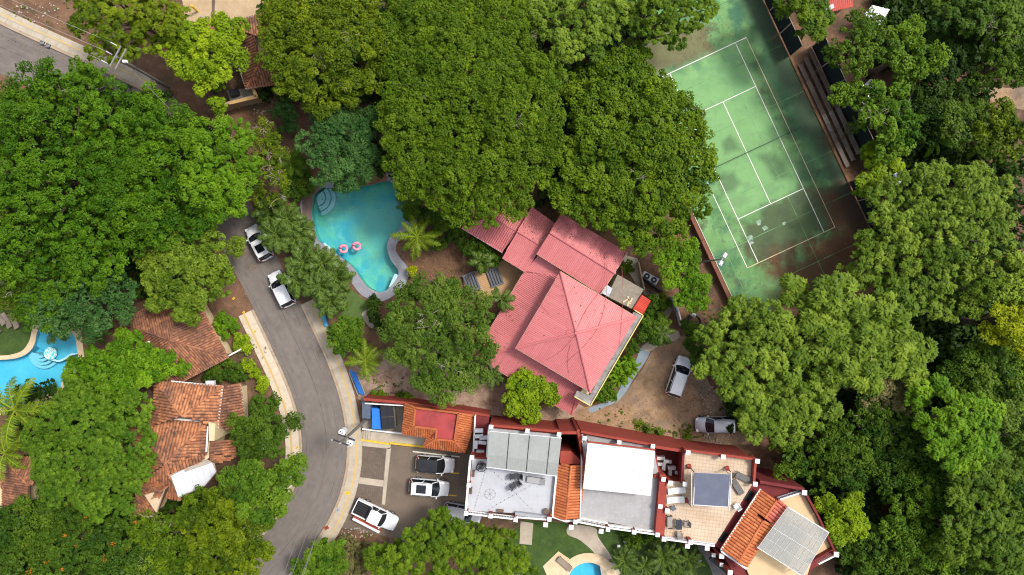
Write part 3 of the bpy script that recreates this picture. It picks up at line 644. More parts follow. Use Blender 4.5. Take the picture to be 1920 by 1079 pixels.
for s in (-1.0, 0, 1.0):
    p = b2 + n0 * s + d0 * -.6 + Vector((0, 0, 10.3)); MB().tube([p, p - d0 * .7], [.03, .05], 6).build('insulator', M_lgrey, hp)
MB().box(b2 + d0 * .8 + Vector((0, 0, 10.2)), (.4, .25, .3)).build('street_lamp_head', M_white, hp)
for i, s in enumerate((-1.0, 0, 1.0)):
    wire('power cable along the upper road, %s one' % ('lower', 'middle', 'upper')[i], b2 + n0 * s - d0 * 1.4 + Vector((0, 0, 10.3)), W(-120, -42 - 20 * s, 10.5), .35, group='cables along the upper road', m=mat('pale_cable', (.3, .29, .27), (), .6))
wire('dark cable from the crossarm pole down towards the crossing', b2 + Vector((0, 0, 9.8)), W(438, 330, 8.5), .4)

# ------------------------------------------------------------------ houses
def wp(p, z): return W(p[0], p[1], z)
def pyramid(t, corners, ze, apex, za, style, m, bm, pitch, row=.42, capm=None, capr=.13):
    """hip roof over a 4-gon: corners in photo pixels at eave height"""
    c = [wp(p, ze) for p in corners]; a = wp(apex, za)
    for i in range(4): roof_face([c[i], c[(i + 1) % 4], a], style, t, m, bm, pitch, row)
    for i in range(4): caps(c[i], a, capm or m, t, capr)
def walls(t, pts, z1, m, name='wall', z0=0.0, inset=0.0, zref=None):
    P = [wp(p, z1 if zref is None else zref) for p in pts]
    if inset:
        ce = sum(P, Vector()) / len(P); P = [ce + (p - ce) * (1 - inset / (p - ce).length) for p in P]
    return MB().prism([(p.x, p.y) for p in P], z0, z1).build(name, m, t)
def edge(t, p, q, z, m, w=.14, h=.12, name='gutter'):
    return MB().bar(wp(p, z), wp(q, z), w, h).build(name, m, t)

# house A: weathered hip roof beside the western pavement
hA = thing('tiled_house', 'house with square weathered clay tile hip roof beside the western pavement', 'house', W(326, 637))
cA = [(225, 605), (297, 739), (428, 670), (355, 535)]
walls(hA, cA, 2.9, M_cream, inset=.7)
pyramid(hA, cA, 3.0, (319, 638), 5.4, 'tile', M_tileold, M_tilebase, .27, .36)
edge(hA, (428, 670), (355, 535), 2.95, M_white); edge(hA, (428, 670), (297, 739), 2.95, M_white); edge(hA, (225, 605), (303, 565), 2.95, M_dark, .2)
g = MB().box(wp((278, 642), 4.45), (.3, .2, .1), .4).build('vent', M_white, hA)
o = MB().bar(W(428, 668, 1.6), W(452, 655, 1.6), .16, .12).build('garden_wall_cap', M_white); tag(o, 'thin white beam jutting from the corner of the weathered house', 'beam')

# house B: complex of red-brown tile roofs
hB = thing('tiled_house', 'rambling house with stepped orange clay tile roofs and white gutters', 'house', W(350, 830))
walls(hB, [(297, 722), (415, 728), (408, 800), (400, 860), (330, 930), (255, 965), (240, 900), (290, 840)], 3.6, M_cream, inset=.5)
ze, za = 4.2, 5.9
A, Bc, Cc, Dd, ap = wp((292, 716), ze), wp((417, 725), ze), wp((409, 801), ze), wp((287, 800), ze), wp((342, 781), za)
roof_face([Bc, A, ap], 'tile', hB, M_tile, M_tilebase, .33)
roof_face([A, Dd, ap], 'tile', hB, M_tile, M_tilebase, .33)
roof_face([Cc, Bc, ap], 'tile', hB, M_tile, M_tilebase, .33)
caps(A, ap, M_tile, hB); caps(Bc, ap, M_tile, hB)
edge(hB, (321, 715), (418, 725), ze, M_white); edge(hB, (417, 725), (408, 803), ze + .03, M_white, .2)
# east lean-to
roof_face([wp((457, 770), 2.9), wp((451, 721), 2.9), wp((419, 724), 3.7), wp((410, 800), 3.7), wp((450, 812), 2.9)], 'tile', hB, M_tileold, M_tilebase, .3)
edge(hB, (451, 721), (457, 770), 2.9, M_white, .12)
walls(hB, [(419, 726), (447, 724), (450, 806), (412, 800)], 2.7, M_cream, inset=.3)
# middle wing: a second hip roof below the first
mNE, mNW, mSW, mSE, mE, mA = wp((391, 792), 3.9), wp((246, 780), 3.9), wp((244, 915), 3.6), wp((337, 938), 3.6), wp((388, 848), 3.9), wp((309, 871), 5.6)
roof_face([mNE, mNW, mA], 'tile', hB, M_tile, M_tilebase, .33); roof_face([mNW, mSW, mA], 'tile', hB, M_tile, M_tilebase, .33)
roof_face([mSW, mSE, mA], 'tile', hB, M_tile, M_tilebase, .33); roof_face([mE, mNE, mA], 'tile', hB, M_tile, M_tilebase, .33)
roof_face([mE, mA, mSE], 'tile', hB, M_tile, M_tilebase, .33)
for q in (mNE, mNW, mSE): caps(q, mA, M_tile, hB, .14)
edge(hB, (288, 782), (391, 791), 4.0, M_white, .2)
walls(hB, [(391, 792), (404, 795), (402, 827), (392, 827)], 5.0, M_cream, 'parapet', 0)
edge(hB, (390, 800), (387, 847), 4.4, M_white, .16)
roof_face([wp((442, 858), 2.9), wp((441, 826), 2.9), wp((394, 828), 3.8), wp((392, 848), 3.8)], 'tile', hB, M_tile, M_tilebase, .3)
roof_face([wp((392, 850), 3.7), wp((395, 872), 2.9), wp((442, 860), 2.9)], 'tile', hB, M_tile, M_tilebase, .3)
# south-west wing
_n = (mA - mE).cross(mSE - mE).normalized()
def onslope(px, py, dz):
    z = 4.3
    for _ in range(8): v = W(px, py, z); z = mE.z - ((v.x - mE.x) * _n.x + (v.y - mE.y) * _n.y) / _n.z + dz
    return W(px, py, z)
def sloped(name, pts, dz, th, m):
    P = [onslope(x, y, dz) for x, y in pts]; k = len(P); return mk(name, P + [p - Vector((0, 0, th)) for p in P], [tuple(range(k)), tuple(range(2 * k - 1, k - 1, -1))] + [(i, k + i, k + (i + 1) % k, (i + 1) % k) for i in range(k)], m, hB)
sloped('cement_patch', [(318, 891), (388, 862), (402, 870), (406, 886), (384, 912), (336, 934)][::-1], .22, .1, mat('grey_cement', (.36, .33, .28), [((.26, .23, .2), 1.5, .42, .7, .8), ((.4, .18, .09), 2.2, .56, .62, .8)], .9))
wc = [(321, 893), (345, 881), (346, 886), (397, 868), (405, 885), (383, 911), (334, 932)]
wsheet = sloped('white_sheet_roof', wc[::-1], .34, .06, mat('white_sheet', (.58, .60, .66), [((.48, .49, .53), .8, .45, .75, .6)], .4))
s = MB()
for i in range(6):
    t_ = (i + .5) / 6; a = Vector((321 + (397 - 321) * t_, 892 - 24 * t_)); bq = Vector((336 + 66 * t_, 930 - 42 * t_)); s.bar(onslope(a.x, a.y + 1, .36), onslope(bq.x, bq.y - 1, .36), .04, .04)
tag(s.build('sheet_seams', M_lgrey, wsheet), kind='stuff')
s = MB()
ta = wp((302, 922), 5.9); tcs = [wp(p, 4.4) for p in ((243, 968), (293, 964), (316, 912), (266, 905))]
walls(hB, [(247, 965), (290, 962), (312, 914), (268, 908)], 3.8, M_cream, inset=.1)
for i in range(4):
    if i == 1: roof_face([tcs[1], tcs[2], ta], 'tile', hB, M_tile, M_tilebase, .3)
    else: roof_face([tcs[i], tcs[(i + 1) % 4], ta], 'tile', hB, M_tile, M_tilebase, .3)
MB().prism([(p.x, p.y) for p in WP([(270, 929), (307, 918), (292, 962)], 5.7)], 5.3, 5.62).build('stucco_panel', M_stucco, hB)
for i in range(4): caps(tcs[i], ta, M_tile, hB)
edge(hB, (252, 981), (294, 964), 3.8, M_white, .16)
MB().bar(wp((256, 986), 2.2), wp((292, 970), 2.2), .1, 2.4).build('red_awning', M_dred, hB)
MB().box(wp((395, 718), 3.2), (.9, .45, .5)).build('water_heater', M_lgrey, hB)

# house C (lower left) and house D (top)
hC = thing('tiled_house', 'brown tile roof corner beside the leaning coconut palm at the left', 'house', W(20, 905))
walls(hC, [(8, 864), (60, 862), (60, 960), (-60, 960), (-60, 864)], 2.9, M_cream, inset=.3)
cC = [wp(p, 3.1) for p in ((-70, 858), (-70, 965), (62, 965), (62, 858))]; rA, rB = wp((-20, 912), 4.8), wp((56, 912), 4.8)
roof_face([wp((6, 952), 3.1), wp((6, 858), 3.1), wp((54, 911), 4.75), wp((54, 952), 4.75)], 'tile', hC, M_tileold, M_tilebase, .28)
roof_face([wp((62, 858), 3.1), wp((6, 858), 3.1), wp((54, 911), 4.75), wp((62, 911), 4.75)], 'tile', hC, M_tileold, M_tilebase, .28)
roof_face([wp((-60, 946), 2.6), wp((4, 946), 2.6), wp((4, 880), 3.0), wp((-60, 880), 3.0)], 'tile', hC, M_tileold, M_tilebase, .3)
caps(wp((7, 860), 3.1), wp((54, 911), 4.75), M_tile, hC)
hD = thing('tiled_house', 'shaded brown tile house with timber terrace at the top behind the bright tree', 'house', W(450, 100))
roof_face([wp((374, 34), 3.0), wp((414, 39), 3.0), wp((428, 62), 4.0), wp((392, 60), 4.0)], 'tile', hD, M_tileold, M_tilebase, .3)
roof_face([wp((372, 60), 3.0), wp((374, 34), 3.0), wp((392, 58), 4.0)], 'tile', hD, M_tileold, M_tilebase, .3)
roof_face([wp((438, 42), 3.0), wp((500, 24), 3.0), wp((500, 78), 4.4), wp((476, 66), 4.3), wp((441, 54), 3.4)], 'tile', hD, M_tileold, M_tilebase, .3)
roof_face([wp((462, 166), 3.0), wp((437, 60), 3.2), wp((476, 68), 4.3), wp((488, 115), 4.3)], 'tile', hD, M_tileold, M_tilebase, .3)
roof_face([wp((520, 158), 3.0), wp((462, 166), 3.0), wp((488, 118), 4.3), wp((520, 110), 4.3)], 'tile', hD, M_tileold, M_tilebase, .3)
caps(wp((440, 53), 3.45), wp((477, 66), 4.35), M_tile, hD); caps(wp((464, 163), 3.1), wp((487, 118), 4.35), M_tile, hD)
for p, q in (((374, 31), (412, 38)), ((438, 41), (482, 29)), ((449, 128), (462, 167)), ((462, 167), (505, 157))): edge(hD, p, q, 3.0, mat('grey_fascia', (.35, .32, .3), (), .7), .2)
walls(hD, [(380, 50), (440, 62), (466, 160), (510, 150), (510, 40), (440, 50)], 2.8, M_stucco, inset=.3)
MB().prism([(p.x, p.y) for p in WP([(425, 170), (468, 165), (480, 178), (432, 192)], 1.4)], 0, 1.35).build('terrace_floor', M_slab, hD)
for p, q in (((430, 194), (481, 182)), ((481, 182), (474, 166))): MB().bar(wp(p, 2.3), wp(q, 2.3), .34, .14).build('terrace_beam', M_woodp, hD)
for p in ((433, 193), (480, 181), (474, 168)): MB().tube([W(p[0], p[1], 2.3) - Vector((0, 0, 2.3)), W(p[0], p[1], 2.3)], .08, 6).build('terrace_post', M_woodp, hD)
walls(hD, [(406, 203), (434, 194), (481, 183), (478, 178), (430, 190), (404, 198)], 1.9, M_stucco, 'terrace_wall')
MB().box(wp((440, 175), 1.7), (.9, .7, .7), .3).build('water_tank', M_dark, hD)
o = thing('yellow_post', 'short yellow post standing in the sandy yard at the top', 'post', W(371, 22)); MB().tube([W(371, 22), W(371, 22) + Vector((0, 0, 1.5))], .12, 8).build('shaft', M_yel, o); MB().tube([W(371, 22) + Vector((0, 0, 1.5)), W(371, 22) + Vector((0, 0, 1.65))], [.2, .12], 8).build('cap', M_yel, o)
o = sheet('dark_yard_strip', pxs([(397, -10), (404, -10), (402, 30), (397, 30)]), .012, M_bench); tag(o, kind='structure')  # thin dark strip lying across the sandy yard
# small buildings glimpsed in the trees at the top right
hE = thing('red_roof_shed', 'pale red roofed shed at the top edge east of the court', 'shed', W(1570, 8))
walls(hE, [(1545, -30), (1590, -30), (1592, 12), (1550, 18)], 2.6, M_cream, inset=.2)
roof_face([wp((1552, 24), 2.7), wp((1600, 12), 2.7), wp((1590, -40), 3.6), wp((1540, -30), 3.6)], 'metal', hE, M_redrib, mat('faded_red', (.3, .13, .12), (), .7), M_black and .22)
hF = thing('white_sheet_shelter', 'white sheet metal shelter roof at the top right under the trees', 'shelter', W(1640, 32))
roof_face([wp((1650, 48), 2.6), wp((1668, 18), 2.6), wp((1636, 10), 3.0), wp((1620, 28), 3.0)], 'metal', hF, M_whitem, M_lgrey, .22)
for p in ((1650, 47), (1665, 20), (1637, 13), (1623, 28)): MB().tube([W(p[0], p[1], 2.6) - Vector((0, 0, 2.6)), W(p[0], p[1], 2.55)], .06, 6).build('post', M_grey, hF)

# ---------------- the pink metal-roofed house
hP = thing('pink_roofed_house', 'large house with stepped pink ribbed metal roofs in the centre', 'house', W(1060, 600))
def metal(poly, z, pitch=.19, m=M_pinkrib, bm=M_pinkr): return roof_face([wp(p, zz) for p, zz in zip(poly, z)], 'metal', hP, m, bm, pitch)
# main hip roof
T_, L_, B_, R_ = (1051, 510), (967, 653), (1107, 736), (1193, 595); ap = (1081, 625); zE, zA = 6.0, 7.9
walls(hP, [T_, L_, B_, R_], 5.9, M_cream, inset=.6)
for a, b_ in ((L_, T_), (B_, L_), (R_, B_), (T_, R_)): metal([a, b_, ap], [zE, zE, zA])
for a in (T_, L_, B_, R_): caps(wp(a, zE), wp(ap, zA), M_pinkcap, hP, .16, 2.5, 'ridge_cap', .02)
M_fasc = mat('tan_fascia', (.42, .30, .2), [((.3, .2, .13), 2, .45, .7, .6)], .7)
for a, b_ in ((T_, L_), (L_, B_), (T_, R_)): edge(hP, a, b_, zE - .12, M_fasc, .12, .2, 'fascia')
# lower skirt roof, west and south
wl_ = (889, 667); tp = (1072, 779)
metal([wl_, (984, 508), (1046, 519), (967, 655)], [3.1, 3.1, 4.1, 4.3])
metal([tp, wl_, (967, 655), (1090, 727)], [3.1, 3.1, 4.3, 4.3])
metal([(1088, 752), tp, (1086, 730)], [3.1, 3.1, 4.2])
caps(wp(wl_, 3.1), wp((967, 655), 4.3), M_pinkcap, hP, .14, 2.5, 'ridge_cap', .02); caps(wp(tp, 3.1), wp((1086, 730), 4.2), M_pinkcap, hP, .14, 2.5, 'ridge_cap', .02)
edge(hP, wl_, (984, 508), 3.0, M_fasc, .12, .16, 'fascia'); edge(hP, wl_, tp, 3.0, M_fasc, .12, .16, 'fascia'); edge(hP, tp, (1088, 752), 3.0, M_fasc, .12, .16, 'fascia')
walls(hP, [(900, 662), (990, 515), (1050, 515), (1080, 740), (1068, 765)], 2.95, M_cream, inset=.5)
# north-east gable
g0, g1, g2, g3 = (1006, 476), (1126, 552), (1176, 474), (1052, 400)
ra_, rb_ = (1030, 432), (1163, 505)
rb_ = (1152, 512); ra_ = (1031, 436)
metal([g0, g1, rb_, ra_], [5.2, 5.2, 6.0, 6.0]); metal([g2, g3, ra_, rb_], [5.2, 5.2, 6.0, 6.0])
caps(wp(ra_, 6.0), wp(rb_, 6.0), M_pinkcap, hP, .16, 2.5, 'ridge_cap', .02)
edge(hP, g0, g1, 5.1, M_fasc, .12, .2, 'fascia'); edge(hP, g1, rb_, 5.4, M_fasc, .1, .2, 'fascia'); edge(hP, g2, rb_, 5.4, M_fasc, .1, .2, 'fascia')
walls(hP, [g0, g1, g2, g3], 5.0, M_cream, inset=.5)
# middle lower gable to the west
m0, m1, m2, m3 = (942, 484), (985, 511), (1043, 421), (997, 390)
metal([m0, m1, (1016, 462), (970, 434)], [3.6, 3.6, 4.3, 4.3]); metal([(1043, 421), (997, 388), (970, 434), (1016, 462)], [3.6, 3.6, 4.3, 4.3])
caps(wp((970, 434), 4.3), wp((1016, 462), 4.3), M_pinkcap, hP, .14, 2.5, 'ridge_cap', .02)
edge(hP, m0, m1, 3.5, M_fasc, .12, .16, 'fascia'); walls(hP, [m0, m1, m2, m3], 3.4, M_cream, inset=.4)
metal([(985, 509), (1010, 478), (1052, 508), (1046, 519)], [3.4, 4.0, 4.2, 3.9])
# western tiled-profile wing
roof_face([wp((866, 427), 3.0), wp((942, 473), 3.0), wp((969, 436), 3.7), wp((890, 388), 3.7)], 'tile', hP, M_pinkrib, M_pinkr, .24, .4, partname='profiled_sheet')
roof_face([wp((990, 398), 3.0), wp((912, 350), 3.0), wp((890, 388), 3.7), wp((969, 436), 3.7)], 'tile', hP, M_pinkrib, M_pinkr, .24, .4, partname='profiled_sheet')
edge(hP, (866, 428), (942, 474), 2.95, M_white, .14, .14); walls(hP, [(872, 425), (942, 468), (985, 400), (915, 356)], 2.8, M_cream, inset=.3)
# grey concrete gutter slab along the south-east side and balustrade with yellow edge
MB().prism([(p.x, p.y) for p in WP([(1188, 585), (1207, 592), (1107, 762), (1076, 745), (1082, 733), (1106, 742)], 5.6)], 5.3, 5.6).build('gutter_slab', mat('stained_slab', (.2, .19, .18), [((.32, .3, .27), 1.3, .45, .65, .9), ((.1, .09, .085), 3, .52, .72, .8)], .9), hP)
for p, q in (((1206, 592), (1107, 761)), ((1107, 761), (1077, 744)), ((1206, 592), (1190, 582))): MB().bar(wp(p, 5.68), wp(q, 5.68), .1, .16).build('yellow_edge', mat('pale_yellow', (.55, .47, .18), (), .7), hP)
walls(hP, [(1203, 594), (1107, 755), (1085, 742), (1185, 590)], 5.25, M_cream)
# flat concrete annex and red lean-to
MB().prism([(p.x, p.y) for p in WP([(1158, 515), (1207, 543), (1186, 580), (1139, 556)], 3.3)], 0, 3.3).build('flat_annex', M_slab, hP)
metal([(1204, 592), (1220, 564), (1204, 553), (1187, 580)], [3.0, 3.0, 3.6, 3.6], .17, M_redrib, M_redroof)
for i, (x, y, a) in enumerate(((1173, 564, .5), (1178, 568, 1.4), (1183, 565, 1.2), (1179, 562, 1.9))): MB().box(wp((x, y), 3.37), (.75, .16, .06), a).build('loose_board', M_tan, hP)
MB().prism([(p.x, p.y) for p in WP([(1134, 532), (1149, 541), (1142, 557), (1127, 549)], 3.8)], 3.45, 3.6).build('tarpaulin', mat('grey_tarp', (.42, .48, .55), [((.25, .3, .36), 1.2, .42, .66, .9), ((.35, .12, .06), 1.8, .62, .66, .9)], .6), hP)
# loose cables lying over the roofs
CB = []
for k, pts in enumerate(([(1000, 510), (998, 540), (1006, 560), (1030, 590)], [(1138, 490), (1136, 560), (1122, 612), (1095, 650), (1060, 680)], [(1130, 470), (1133, 530), (1100, 580), (1078, 625)],
                         [(1166, 500), (1168, 560), (1164, 620), (1160, 660)], [(1080, 625), (1066, 618), (1062, 628), (1075, 634), (1081, 626)], [(1078, 630), (1050, 660), (1022, 676)], [(1070, 645), (1064, 670), (1066, 700)])):
    def zr(x, y):
        d = max(abs((x - 1080) * .86 + (y - 623) * .51) / 83, abs((x - 1080) * -.51 + (y - 623) * .86) / 81)
        return zE + (zA - zE) * max(0, 1 - d) + .12
    mbc = MB().tube([W(x, y, max(zr(x, y), 6.2)) for x, y in spline(pts, False, 5)], .016, 4, False).build('roof_cable', mat('roof_cable', (.36, .1, .105), (), .7), hP)
# wooden deck west of the house with two slatted day beds
dk = thing('wooden_deck', 'tan timber deck tucked under the western pink eaves', 'deck', W(955, 520))
dpoly = [Vector(p) for p in ((868, 520), (945, 488), (990, 515), (958, 560), (872, 548))]
ax = Vector((.94, -.34)); 
P2 = pxs([(868, 520), (945, 488), (990, 515), (958, 562), (872, 548)])
base = Vector(P2[0]); ux = (Vector(P2[1]) - base).normalized(); uy = Vector((-ux.y, ux.x))
loc2 = [((Vector(p) - base).dot(uy), (Vector(p) - base).dot(ux)) for p in P2]
lo, hi = min(q[0] for q in loc2), max(q[0] for q in loc2); k = int((hi - lo) / .22)
for i in range(k):
    y0 = lo + (i + .5) * (hi - lo) / k; r = clip_col(loc2, y0)
    if r and r[1] - r[0] > .2:
        a_ = base + uy * y0 + ux * r[0]; b_ = base + uy * y0 + ux * r[1]; MB().bar((a_.x, a_.y, .28), (b_.x, b_.y, .28), .205, .06).build('plank', M_wood, dk)
for j, (cx, cy) in enumerate(((884, 529), (928, 520))):
    c0 = W(cx, cy, .55); t = thing('slatted_daybed', ('dark slatted day bed at the outer end of the deck', 'dark slatted day bed beside the pink eaves on the deck')[j], 'day bed', W(cx, cy), 'slatted day beds on the deck')
    u = (W(cx + 24, cy - 9) - W(cx, cy)).normalized(); w_ = Vector((-u.y, u.x, 0))
    for i in range(5):
        o_ = u * (-.62 + .31 * i); MB().bar(c0 + o_ - w_ * 1.05, c0 + o_ + w_ * 1.05, .2, .08).build('slat', mat('slate_cushion', (.1, .115, .135), (), .8), t)
    for s_ in (-1, 1): MB().bar(c0 - u * .8 + w_ * s_ * .95 - Vector((0, 0, .1)), c0 + u * .8 + w_ * s_ * .95 - Vector((0, 0, .1)), .12, .12).build('rail', M_grey, t)
    for sx_ in (-.7, .7):
        for sy_ in (-.95, .95): MB().tube([W(cx, cy, .05) + u * sx_ + w_ * sy_ + Vector((0, 0, .25)), c0 + u * sx_ + w_ * sy_], .05, 6).build('leg', M_grey, t)
# paths and walls on the east side of the pink house
area('service_path', [(1170, 478), (1195, 485), (1206, 540), (1200, 545), (1185, 520), (1170, 500)], .012, M_conc, smooth=False)
area('service_court', [(1200, 535), (1235, 550), (1262, 580), (1250, 600), (1215, 570)], .014, M_slab, smooth=False)
gw = thing('garden_wall', 'low pale garden wall with grey gate east of the pink house', 'wall', W(1255, 580))
for p, q, m, h in (((1196, 492), (1207, 545), M_stucco, 1.2), ((1203, 520), (1240, 548), M_dark, 1.6), ((1256, 557), (1268, 585), M_grey, 1.8), ((1268, 577), (1277, 611), M_white, 1.4), ((1277, 611), (1310, 613), M_lgrey, .5)):
    MB().bar(W(*p, h / 2), W(*q, h / 2), .14, h).build('wall_panel', m, gw)
o = thing('water_tank', 'round dark tank ring standing behind the garden wall', 'tank', W(1300, 602)); c = W(1300, 602)
MB().tube([c, c + Vector((0, 0, .7)), c + Vector((0, 0, .72))], [.75, .75, .62], 20, False).build('rim', M_dark, o); MB().tube([c + Vector((0, 0, .2)), c + Vector((0, 0, .5))], [.62, .6], 16).build('fill', M_soil, o)
o = thing('gas_cylinder', 'small pale gas cylinder beside the dark tank ring', 'cylinder', W(1297, 591)); c = W(1297, 591); MB().tube([c, c + Vector((0, 0, .1)), c + Vector((0, 0, .9)), c + Vector((0, 0, 1.05)), c + Vector((0, 0, 1.2))], [.2, .24, .24, .14, .05], 12).build('body', M_lgrey, o); MB().tube([c + Vector((0, 0, 1.15)), c + Vector((0, 0, 1.3))], .1, 8).build('valve', M_grey, o)
o = thing('condenser_rack', 'pair of round fan condensers on a rack by the service path', 'condenser', W(1216, 522)); c = W(1216, 522)
MB().box(c + Vector((0, 0, .55)), (1.9, .8, .9), -.5).build('casing', M_lgrey, o)
for s_ in (-.45, .45):
    d_ = Vector((math.cos(-.5), math.sin(-.5), 0)) * s_; MB().tube([c + d_ + Vector((0, 0, 1.0)), c + d_ + Vector((0, 0, 1.06))], [.34, .34], 14).build('fan', M_dark, o); MB().tube([c + d_ + Vector((0, 0, 1.06)), c + d_ + Vector((0, 0, 1.09))], [.12, .1], 8).build('hub', M_lgrey, o)

# ------------------------------------------------------------------ condominium row (terraces at 6.3 m)
ZT = 6.3
def pillar(t, px, py, z1=7.45, s=.43, z0=ZT - .6, body=M_red, cap=M_white):
    c = wp((px, py), z1); c = Vector((c.x, c.y, 0))
    b_ = MB().box(c + Vector((0, 0, (z0 + z1) / 2 - .05)), (s * .78, s * .78, z1 - z0 - .1), -.1).build('pillar', body, t)
    MB().box(c + Vector((0, 0, z1)), (s, s, .16), -.1).build('pillar_cap', cap, b_)
def railing(t, p, q, z=7.25, z0=ZT, name='railing', m=M_white):
    a, b_ = wp(p, z), wp(q, z); g = MB(); g.bar(a, b_, .16, .1); dz = Vector((0, 0, z - z0))
    g.bar(a - dz * .86, b_ - dz * .86, .1, .08); k = max(2, int((b_ - a).length / .16))
    for i in range(k + 1): c_ = a.lerp(b_, i / k); g.bar(c_ - dz * .86, c_, .05, .05)
    return g.build(name, m, t)
def slabpoly(t, name, pts, z, m, th=.3, zref=None): return MB().prism([(p.x, p.y) for p in WP(pts, z if zref is None else zref)], z - th, z).build(name, m, t)
def wallseg(t, p, q, z0, z1, m, w=.25, name='wall', zref=None):
    zr_ = z1 if zref is None else zref; a, b_ = wp(p, zr_), wp(q, zr_); h = (z1 - z0)
    a = Vector((a.x, a.y, z0 + h / 2)); b_ = Vector((b_.x, b_.y, z0 + h / 2)); return MB().bar(a, b_, w, h).build(name, m, t)
def chairfree(): pass
# unit 1
u1 = thing('terrace_condo', 'white floored roof terrace condo with long grey panel canopy', 'condo', W(970, 880))
walls(u1, [(919, 800), (1052, 812), (1036, 966), (874, 958), (884, 858), (915, 858)], ZT - .02, M_red, 'body')
slabpoly(u1, 'terrace_floor', [(919, 803), (1049, 815), (1034, 966), (876, 958), (886, 860), (916, 862)], ZT + .02, M_terr1, .04)
wallseg(u1, (918, 798), (1050, 810), ZT, 7.15, M_red); wallseg(u1, (1051, 811), (1036, 968), ZT, 6.9, M_white, .18)
wallseg(u1, (882, 857), (873, 962), ZT, 7.1, M_white, .22); wallseg(u1, (917, 800), (913, 858), ZT, 7.0, M_white, .2)
railing(u1, (873, 963), (967, 974)); railing(u1, (967, 970), (1030, 975), m=M_white)
MB().bar(wp((966, 962), 6.6), wp((1030, 970), 6.6), .3, .6).build('planter_wall', M_grey, u1)
for p in ((921, 801), (989, 808), (1048, 815), (885, 858), (879, 910), (874, 963), (920, 968), (967, 975), (1030, 974)): pillar(u1, *p)
pillar(u1, 1023, 984, 5.6, .5, 0)
can = thing('patio_canopy', 'grey four panel canopy over the white terrace', 'canopy', W(980, 850))
def bil(c, s, t_): return tuple(c[0][i] * (1 - s) * (1 - t_) + c[1][i] * s * (1 - t_) + c[2][i] * s * t_ + c[3][i] * (1 - s) * t_ for i in (0, 1))
cc = [(917, 809), (1053, 822), (1045, 893), (912, 876)]
def panels(t, cc, nx, ny, z0, z1, m, gap=.004, name='panel', th=.05):
    """flat roof of separate panels between pixel corners; slopes from z0 (top edge) to z1 (bottom edge)"""
    for i in range(nx):
        for j in range(ny):
            s0, s1, t0, t1 = i / nx + gap, (i + 1) / nx - gap, j / ny + gap, (j + 1) / ny - gap
            P = [W(*bil(cc, s, tt_), z0 + (z1 - z0) * tt_) for s, tt_ in ((s0, t0), (s1, t0), (s1, t1), (s0, t1))]
            vs = P + [p - Vector((0, 0, th)) for p in P]
            mk(name, vs, [(3, 2, 1, 0), (4, 5, 6, 7), (0, 1, 5, 4), (1, 2, 6, 5), (2, 3, 7, 6), (3, 0, 4, 7)], m, t)
for i, (s0, s1) in enumerate(((0, .28), (.28, .56), (.56, .845), (.845, 1))):
    q = [bil(cc, s0, 0), bil(cc, s1, 0), bil(cc, s1, 1), bil(cc, s0, 1)]; panels(can, q, 1, 1, 8.9, 8.6, M_pan, .006)
for s in (.28, .56, .845): MB().bar(W(*bil(cc, s, .01), 8.93), W(*bil(cc, s, .99), 8.63), .06, .05).build('joint_strip', M_dark, can)
rb = MB()
for i in range(46): s = (i + .5) / 46; rb.bar(W(*bil(cc, s, .66), 8.72), W(*bil(cc, s, .98), 8.62), .02, .02)
tag(rb.build('panel_flutes', mat('flute', (.27, .285, .275), (), .6), can), kind='stuff')
for p in (bil(cc, .03, .03), bil(cc, .97, .03), bil(cc, .03, .96), bil(cc, .97, .96)): MB().tube([W(*p, 8.5) - Vector((0, 0, 2.2)), W(*p, 8.55)], .06, 6).build('post', M_white, can)
for tt_ in (0, 1): MB().bar(W(*bil(cc, 0, tt_), 8.83 - .3 * tt_), W(*bil(cc, 1, tt_), 8.83 - .3 * tt_), .1, .1).build('beam', M_lgrey, can)
# air-conditioner yard west of unit 1
slabpoly(u1, 'service_ledge', [(893, 780), (917, 783), (913, 856), (889, 853)], 3.4, M_dred, 3.4); wallseg(u1, (891, 780), (887, 855), 0, 3.9, M_white, .16); wallseg(u1, (888, 853), (913, 857), 0, 3.9, M_white, .14)
# unit link roof
lk = thing('tiled_stair_roof', 'narrow orange tile gable roof between the white and the grey terraces', 'roof', W(1065, 920))
roof_face([wp((1033, 968), 6.6), wp((1049, 870), 6.6), wp((1071, 873), 7.3), wp((1061, 974), 7.3)], 'tile', lk, M_orange, M_orangeb, .3, .45)
roof_face([wp((1095, 872), 6.6), wp((1087, 972), 6.6), wp((1061, 974), 7.3), wp((1071, 873), 7.3)], 'tile', lk, M_orange, M_orangeb, .3, .45)
caps(wp((1071, 873), 7.3), wp((1061, 974), 7.3), M_orange, lk, .15)
for p, q in (((1035, 968), (1061, 977)), ((1061, 977), (1088, 974))): MB().bar(wp(p, 6.7), wp(q, 6.7), .2, .35).build('white_eave', M_white, lk)
walls(lk, [(1050, 873), (1094, 874), (1086, 968), (1036, 966)], 6.5, M_red, 'body', inset=.1)
slabpoly(lk, 'red_slope', [(1051, 846), (1070, 846), (1096, 871), (1050, 870)], 6.5, M_red, 6.4)
wallseg(lk, (1084, 806), (1096, 872), 0, 6.9, M_red, .3); slabpoly(lk, 'dark_well', [(1053, 806), (1084, 808), (1086, 846), (1051, 842)], 1.0, M_black, .9)  # black slab stands in for the shade deep in the courtyard gap
